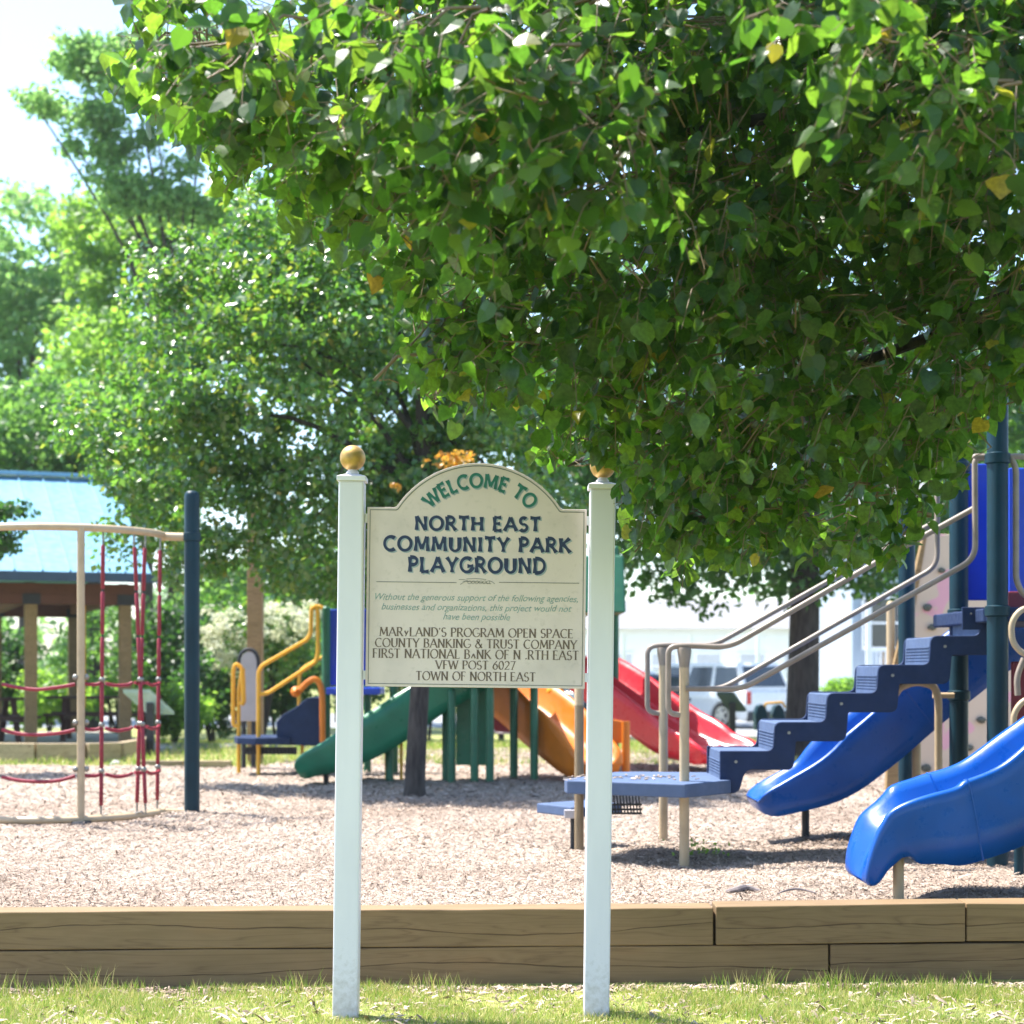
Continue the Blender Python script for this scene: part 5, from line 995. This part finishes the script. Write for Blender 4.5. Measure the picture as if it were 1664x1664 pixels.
# ------------------------------------------------------------------ background trees and shrubs
G2 = 'tall trees behind the pavilion'
tree('pear_tree', P(675, 1292, 16.6), 'glossy leaved round tree with a slim dark trunk standing in the chips behind the sign', 'tree',
     [blobp(560, 620, 17.6, 300, 260, 1.7), blobp(370, 560, 18, 200, 200, 1.3), blobp(310, 800, 18.2, 170, 150, 1.1), blobp(560, 860, 18, 230, 110, 1.3), blobp(760, 800, 17.5, 190, 150, 1.4), blobp(500, 400, 18, 170, 110, 1.2), blobp(700, 480, 17.5, 200, 220, 1.4), blobp(200, 700, 18.4, 90, 90, .7)],
     760, 70, .27, .082, 'pear_leaf', .115, 4.4, 9, lean=(.05, .3))
tree('shade_tree', P(1303, 1230, 23.5), 'big dark shade tree with a thick trunk behind the blue steps', 'tree',
     [blobp(1240, 740, 24, 330, 190, 2.6), blobp(1080, 860, 24.2, 160, 110, 1.8), blobp(1190, 920, 24, 190, 60, 1.8), blobp(1430, 880, 24.5, 130, 90, 1.8), blobp(1500, 640, 24.5, 230, 200, 2.2), blobp(1000, 640, 24.5, 200, 220, 2.0), blobp(1250, 480, 24, 330, 230, 2.5)],
     560, 48, .42, .13, 'dark_leaf', .27, 5.6, 9)
tree('tall_tree', (PXx(250, 40), 41, 0), 'tall loose tree whose open branches reach into the white sky at the upper left', 'tree',
     [blobp(330, 120, 38, 90, 70), blobp(215, 110, 38, 110, 48), blobp(130, 90, 38, 60, 26), blobp(70, 165, 37.6, 50, 16), blobp(150, 190, 37.8, 56, 28), blobp(120, 240, 38, 22, 12), blobp(190, 240, 38, 40, 20), blobp(250, 225, 38, 26, 22), blobp(300, 268, 38, 34, 10), blobp(180, 300, 38, 46, 40), blobp(250, 320, 38.5, 80, 32), blobp(440, 150, 38, 120, 110), blobp(350, 345, 39, 60, 26), blobp(300, 150, 38.2, 80, 36)],
     760, 34, .34, .15, 'pale_leaf', .20, 9.0, 10, G2, lean=(.9, -1.5), shell=.2)
tree('leafy_tree', (PXx(40, 52), 52, 0), 'pale green rounded tree filling the left edge below the open sky', 'tree',
     [blobp(40, 430, 52, 120, 130, 2.2), blobp(-60, 560, 52, 140, 220, 2.4), blobp(90, 600, 52, 150, 170, 2.4), blobp(-20, 760, 52, 150, 150, 2.4)], 420, 40, .75, .26, 'pale_leaf', .3, 9, 6, G2)
tree('leafy_tree', (PXx(235, 46), 46, 0), 'bright lime green tree between the left edge and the glossy pear tree', 'tree',
     [blobp(240, 480, 46, 130, 150, 2.1), blobp(320, 420, 46, 110, 100, 2.0), blobp(190, 590, 44, 120, 80, 1.6), blobp(170, 380, 46.5, 70, 60, 1.5), blobp(390, 400, 46, 90, 80, 1.8)], 420, 40, .62, .22, 'lime_leaf', .25, 8, 6, G2)
tree('leafy_tree', (PXx(130, 38), 39, 0), 'dark green lower tree right behind the blue pavilion roof', 'tree',
     [blobp(60, 700, 39, 120, 90, 1.8), blobp(180, 700, 39.5, 130, 90, 1.8), blobp(-60, 720, 38, 100, 90, 1.8), blobp(110, 820, 39, 150, 100, 1.8), blobp(260, 780, 39.5, 100, 90, 1.8)], 360, 40, .55, .2, 'mid_leaf', .25, 6, 6, G2)
tree('leafy_tree', (PXx(560, 50), 50, 0), 'dark leafy tree rising behind the pear tree crown', 'tree',
     [blobp(520, 480, 50, 200, 170, 2.8), blobp(700, 560, 50, 220, 230, 3), blobp(880, 600, 50, 180, 220, 3)], 330, 40, .8, .3, 'mid_leaf', .35, 9, 6, G2)
tree('corner_tree', (PXx(1640, 34), 34, 0), 'sunlit green tree seen between the two tall blue posts', 'tree', [blobp(1600, 740, 34, 130, 140, 1.8), blobp(1740, 640, 34, 130, 200, 1.8)], 220, 44, .5, .17, 'lime_leaf', .22, 4.5, 5)
tree('edge_tree', (PXx(-60, 20), 20, gz(20)), 'dark branches hanging before the pavilion roof at the left edge', 'tree', [blobp(-40, 835, 20, 62, 22, .6), blobp(10, 828, 20, 40, 11, .3), blobp(-20, 880, 20, 46, 26, .4), blobp(-70, 910, 20, 60, 40, .6), blobp(16, 868, 20, 24, 9, .25)], 90, 34, .15, .075, 'dark_leaf', .12, 3.6, 6)
def shrub(px, py, Y, rx, ry, mat, label, n=70, per=40, rc=.3, ls=.11, name='shrub', cat='shrub', group=None):
    c, r = blobp(px, py, Y, rx, ry, rx * Y / F * .8); f = Vector((c[0], c[1], gz(Y))); t = thing(name, f, label, cat, group)
    for k in range(3): MB().tube([f + Vector((RND.uniform(-.1, .1), 0, -.05)), Vector(c) + Vector((RND.uniform(-.5, .5) * r[0], 0, RND.uniform(-.2, .5) * r[2]))], [.04, .012], 6).build('stem', 'bark', t)
    C, O = crown_points([(c, r)], n, per, rc, .3); C[:, 2] = np.maximum(C[:, 2], gz(Y) + .01); V, I = leaves_np(C, ls * rng.uniform(.7, 1.3, len(C)), leaf_frames(len(C), O, .2), T_DIAMOND); o = rawmesh('foliage', V, 3, I, mat, t); o['kind'] = 'stuff'; return t
GS = 'shrubs lining the far side of the lawn'
for px, py, Y, rx, ry, mat, lb in ((-10, 1090, 35, 80, 80, 'dark_leaf', 'dark shrub at the left edge seen under the pavilion roof'), (185, 1075, 36, 100, 110, 'mid_leaf', 'mid green tall shrub seen between the tan pipe and the hanging ropes'), (285, 1060, 33, 90, 100, 'dark_leaf', 'dark evergreen shrub right behind the tall blue end post'),
    (75, 1135, 34, 60, 42, 'lime_leaf', 'bright green low shrub seen under the pavilion between its posts'), (285, 1152, 30, 60, 36, 'lime_leaf', 'low lime green shrub by the slanted display board'), (350, 1120, 31, 70, 70, 'dark_leaf', 'dark spreading shrub just right of the tall blue end post'),
    (450, 1090, 32, 90, 90, 'dark_leaf', 'dark shrub behind the yellow handrails'), (570, 1020, 33, 80, 140, 'dark_leaf', 'tall dark shrub hidden behind the left white sign post'), (690, 1050, 33, 90, 95, 'dark_leaf', 'dark shrub hidden behind the sign board'),
    (820, 1070, 34, 90, 60, 'mid_leaf', 'green shrub behind the orange slide'), (1372, 1122, 42, 28, 14, 'lime_leaf', 'small trimmed shrub at the foot of the porch'), (1385, 1168, 36, 26, 14, 'mid_leaf', 'small green shrub between the steps and the blue slide')):
    shrub(px, py, Y, rx, ry, mat, lb, n=int(30 + rx * .8), group=GS)
fl = shrub(430, 1040, 29, 95, 70, 'pear_leaf', 'shrub covered in creamy white blossom behind the grey play panel', 110, 36, .3, .10, 'flowering_shrub')
tree('leafy_tree', (PXx(470, 37), 37, 0), 'mid green bushy tree behind the blossom shrub', 'tree', [blobp(450, 960, 37, 120, 60, 1.6), blobp(600, 940, 37, 100, 80, 1.6), blobp(350, 1000, 37, 70, 50, 1.2)], 260, 44, .45, .16, 'mid_leaf', .15, 3.2, 5, G2)
C, O = crown_points([blobp(360, 1030, 28.3, 40, 48, .7), blobp(450, 1015, 28.3, 60, 36, .7), blobp(490, 1000, 28.3, 34, 30, .5), blobp(390, 1075, 28.3, 50, 18, .5)], 110, 40, .13, .2); V, I = leaves_np(C, .06 * rng.uniform(.7, 1.3, len(C)), leaf_frames(len(C), O, 0, 1.2), T_DIAMOND); o = rawmesh('blossom', V, 3, I, 'blossom', fl); o['kind'] = 'stuff'
C, O = crown_points([blobp(726, 748, 15.7, 36, 14, .2), blobp(752, 745, 15.7, 20, 8, .2), blobp(640, 790, 15.7, 10, 6, .1)], 22, 8, .05, .2); V, I = leaves_np(C, .05 * rng.uniform(.7, 1.3, len(C)), leaf_frames(len(C), O, .2), T_DIAMOND); o = rawmesh('orange_leaves', V, 3, I, 'orange_leaf', bpy.data.objects['pear_tree']); o['kind'] = 'stuff'
# a low wood closes the view far off
def far_wood():
    blobs = [((x, 150 + RND.uniform(-12, 12), 3), (9, 6, RND.uniform(4, 7))) for x in range(-130, -8, 8)] + [((x, 175 + RND.uniform(-12, 12), 1), (9, 6, RND.uniform(1.5, 3))) for x in range(0, 140, 8)]
    C, O = crown_points(blobs, 900, 16, 1.6, .5); V, I = leaves_np(C, .9 * rng.uniform(.7, 1.3, len(C)), leaf_frames(len(C), O), T_DIAMOND); o = rawmesh('far_wood', V, 3, I, 'mid_leaf'); tag(o, 'low distant woodland along the horizon', 'woodland', kind='stuff')
far_wood()

hz = MB().box(-260, 260, -40, 330, -1.2, 24).build('glare_veil', 'stone', None); hz['kind'] = 'stuff'; hz['label'] = 'thin pale volume added over the park to imitate lens glare'  # added volume that veils the distance the way lens glare does
hm = bpy.data.materials.new('glare_veil'); hm.use_nodes = True; hn = hm.node_tree; hn.nodes.remove(hn.nodes['Principled BSDF']); pvn = hn.nodes.new('ShaderNodeVolumePrincipled')
pvn.inputs['Color'].default_value = (.86, .93, .95, 1); pvn.inputs['Density'].default_value = .0004; pvn.inputs['Anisotropy'].default_value = .35
hn.links.new(pvn.outputs[0], hn.nodes['Material Output'].inputs['Volume']); hz.data.materials.clear(); hz.data.materials.append(hm)

# ------------------------------------------------------------------ overhanging linden in the foreground
LT = Vector((4.1, 6.3, 0)); lin = thing('linden_tree', LT, 'overhanging tree with large heart shaped leaves filling the upper right of the view', 'tree')
path = catmull([LT - Vector((0, 0, .2)), LT + Vector((0, 0, .4)), LT + Vector((-.05, 0, 2)), LT + Vector((-.1, -.1, 4.6)), LT + Vector((-.2, 0, 7.4))], 6)
MB().tube(path, [.24 * (1.25 if i < 3 else 1) * (1 - .8 * i / len(path)) for i in range(len(path))], 16).build('trunk', 'bark', lin, smooth=True)
LB = [(1350, 250, 6.4, 330, 260, 1.1), (1050, 330, 6.4, 330, 260, 1.0), (760, 330, 6.2, 220, 200, .8), (620, 160, 6.0, 250, 170, .8), (400, 130, 5.9, 200, 130, .55), (470, 260, 6.0, 90, 90, .5), (300, 60, 5.8, 110, 80, .4), (230, 110, 5.8, 60, 36, .25), (880, 560, 6.5, 210, 130, .7), (1200, 600, 6.7, 280, 190, .9), (1500, 560, 6.7, 230, 220, .9), (1080, 720, 6.9, 190, 90, .5), (1200, 800, 7.0, 180, 80, .5), (1150, 868, 7.1, 130, 50, .35), (1350, 830, 7.0, 150, 60, .5), (960, 750, 7.15, 70, 60, .25), (1640, 640, 6.9, 120, 90, .6), (1700, 300, 6.2, 260, 330, 1.0),
      (760, 600, 6.4, 90, 80, .35), (900, 40, 5.7, 420, 120, .8), (1400, 30, 5.6, 330, 130, .8), (1500, 130, 5.2, 180, 90, .3), (860, 130, 5.0, 200, 70, .25), (1480, 760, 7.0, 110, 60, .4), (620, 370, 6.2, 80, 60, .3),
      (700, 70, 4.9, 110, 50, .18), (980, 210, 4.9, 100, 60, .18), (960, 300, 5.0, 70, 26, .12), (770, 325, 5.0, 46, 24, .1), (1400, 60, 4.7, 90, 46, .18), (1570, 190, 5.0, 60, 60, .15), (420, 90, 5.2, 150, 60, .2), (560, 230, 5.3, 110, 50, .18), (840, 180, 4.8, 80, 60, .15),
      (560, 385, 6.1, 40, 34, .2), (670, 560, 6.3, 40, 110, .25), (700, 650, 6.4, 30, 26, .15), (800, 640, 6.5, 90, 40, .25), (620, 620, 6.3, 26, 14, .1), (900, 680, 7.0, 60, 46, .2), (920, 760, 7.1, 40, 50, .15), (1035, 900, 7.2, 30, 40, .12), (1090, 880, 7.1, 50, 46, .2), (400, 250, 5.9, 60, 60, .3), (1450, 880, 7.1, 50, 40, .2), (1620, 200, 5.4, 80, 90, .3)]
UP = [((.9, 6.5, 4.3), (1.2, .9, .35)), ((2.3, 6.3, 4.2), (1.4, .9, .6)), ((.5, 6.6, 4.5), (1.5, 1.3, .7)), ((2.2, 6.6, 4.8), (1.7, 1.4, 1.0)), ((1.2, 6.9, 5.6), (2.0, 1.5, .9)), ((3.6, 6.3, 4.2), (1.6, 1.6, 2.2)), ((1.0, 7.3, 4.2), (1.4, .8, .8)), ((2.4, 7.5, 4.2), (1.3, .9, 1.0))]  # unseen upper boughs, added to shade the crown below
def low_edge(px):
    xs = [150, 200, 300, 370, 450, 540, 640, 660, 700, 850, 870, 900, 950, 1000, 1015, 1050, 1150, 1300, 1350, 1450, 1530, 1560, 1590, 1620, 1700]
    yy = [150, 200, 260, 330, 350, 420, 470, 660, 690, 690, 740, 780, 748, 760, 890, 955, 945, 925, 950, 925, 870, 800, 710, 690, 690]
    return np.interp(px, xs, yy) + 13 * math.sin(px / 19) + 9 * math.sin(px / 7.3)
lbl = [blobp(px, py, Y, rx * .92, ry * .92, d) for px, py, Y, rx, ry, d in LB]
def linden():
    tw = MB(); C = []; S_ = []; Uv = []; Vv = []; Wv = []; limb_n = 0
    for bi, (c, r) in enumerate(lbl + UP):
        c = Vector(c); r = Vector(r); vis = bi < len(lbl); area = r.x * r.z; n = int(area * (440 if vis else 280) * (.6 + .9 * min(1, r.y / .8))) + 14
        if (bi % 5 == 0 and bi < 18) or not vis:
            s0 = LT + Vector((-.08, 0, min(6.5, max(2.2, c.z + .3 + RND.uniform(0, .5))))); c_ = c + Vector((0, r.y * 1.1 + .2, r.z * .3)); e = c_ + Vector((-r.x * .5, 0, 0)); p = catmull([s0, s0.lerp(e, .35) + Vector((0, 0, .25)), s0.lerp(e, .75) + Vector((0, 0, .1)), e], 6)
            MB().tube(p, [.038 * (1 - .85 * i / len(p)) + .003 for i in range(len(p))], 8).build('limb', 'bark', lin, smooth=True)
        hubs = [c + Vector((RND.uniform(-.6, .6) * r.x, RND.uniform(-.6, .6) * r.y, RND.uniform(-.4, .6) * r.z)) for _ in range(max(2, n // 16))]
        for h in hubs:
            e = c + (h - c) * .2 + Vector((.15, 0, .1)); tw.tube([e, (e + h) / 2 + Vector((0, 0, .04)), h], [.007, .005, .0035], 5, False)
        for k in range(n):
            d = Vector(rng.normal(size=3)).normalized(); q = RND.uniform(.35, 1.0) ** .7; s0 = c + Vector((d.x * r.x * q, d.y * r.y * q, d.z * r.z * q))
            h = min(hubs, key=lambda a: (a - s0).length_squared)
            dirn = (d * .7 + Vector((-.55, -.15, -.25)) + Vector(rng.normal(size=3)) * .45).normalized(); ln = RND.uniform(.12, .30); m = RND.randint(4, 8) if vis else 5
            p1 = s0 + dirn * ln * .55 + Vector((0, 0, .01)); p2 = s0 + dirn * ln + Vector((0, 0, -ln * .28))
            if vis and (HY - (p2.z - EYE) / p2.y * F > low_edge(p2.x / p2.y * F + CX) - 8 or p2.x / p2.y * F + CX < 170): continue
            if vis: tw.tube([s0.lerp(h, .35), s0, p1, p2], [.0034, .0027, .002, .0012], 4, False)
            for j in range(m):
                t = (j + .5) / m; b_ = s0 * (1 - t) ** 2 + p1 * 2 * t * (1 - t) + p2 * t * t; side = dirn.cross(Vector((0, 0, 1))).normalized() * (1 if j % 2 else -1)
                pd = (side * .8 + dirn * .5 + Vector((0, 0, -.35 + RND.uniform(-.3, .5))) + Vector(rng.normal(size=3)) * .25).normalized(); pl = RND.uniform(.02, .045); lb = b_ + pd * pl
                if vis: tw.tube([b_, b_ + pd * pl * .5 + Vector((0, 0, .003)), lb], [.0009, .0008, .0008], 3, False)
                v = (pd * .6 + Vector((0, 0, -.7)) + Vector(rng.normal(size=3)) * .55).normalized(); nn = Vector((rng.normal() * .6 , -.35 + rng.normal() * .6, .75)); nn = (nn - v * nn.dot(v)).normalized()
                if vis and HY - (lb.z - EYE) / lb.y * F > low_edge(lb.x / lb.y * F + CX) - 14: continue
                if vis:
                    qx = lb.x / lb.y * F + CX; qy = HY - (lb.z - EYE) / lb.y * F
                    if qx < 158 or (qx < 200 and qy < 75): continue
                C.append(lb); S_.append(RND.uniform(.036, .072) if RND.random() < .75 else RND.uniform(.06, .085)); Vv.append(v); Wv.append(nn); Uv.append(v.cross(nn))
    t_ = tw.build('twigs', 'twig_bark', lin, fixn=False); t_['kind'] = 'stuff'
    C = np.array(C); S_ = np.array(S_); U = np.array(Uv); V_ = np.array(Vv); W = np.array(Wv); N = len(C)
    # the 300 that show largest become leaves of their own
    px = C[:, 0] / C[:, 1] * F + CX; py = HY - (C[:, 2] - EYE) / C[:, 1] * F; inside = (px > 5) & (px < 1659) & (py > 5) & (py < 1660)
    app = np.where(inside, S_ / C[:, 1] * (.3 + np.abs(W[:, 1])), 0) ; near = np.argsort(-(app / C[:, 1] ** 1.5))[:300]; mask = np.ones(N, bool); mask[near] = False
    bend = rng.uniform(-.4, 1.6, N)
    Vt, I = leaves_np(C[mask], S_[mask], (U[mask], V_[mask], W[mask]), T_HEART, bend[mask]); o = rawmesh('crown', Vt, 3, I, 'linden_leaf', lin); o['kind'] = 'stuff'
    tm = []
    for b_ in (.2, .8, 1.4):
        T, idx = T_HEART; me = bpy.data.meshes.new('leaf'); TT = T.copy(); TT[:, 2] *= b_; me.from_pydata([tuple(v) for v in TT], [], [tuple(idx[i:i + 3]) for i in range(0, len(idx), 3)]); me.materials.append(M['linden_leaf']); tm.append(me)
    for q, i in enumerate(near):
        o = bpy.data.objects.new('leaf', tm[q % 3]); link(o); o.parent = lin; s_ = S_[i]
        mw = Matrix.Identity(4)
        for a in range(3): mw[a][0] = U[i][a] * s_; mw[a][1] = V_[i][a] * s_; mw[a][2] = W[i][a] * s_; mw[a][3] = C[i][a] - LT[a]
        o.matrix_local = mw
    print('linden leaves', N)
linden()
print('OBJECTS', len(bpy.data.objects))
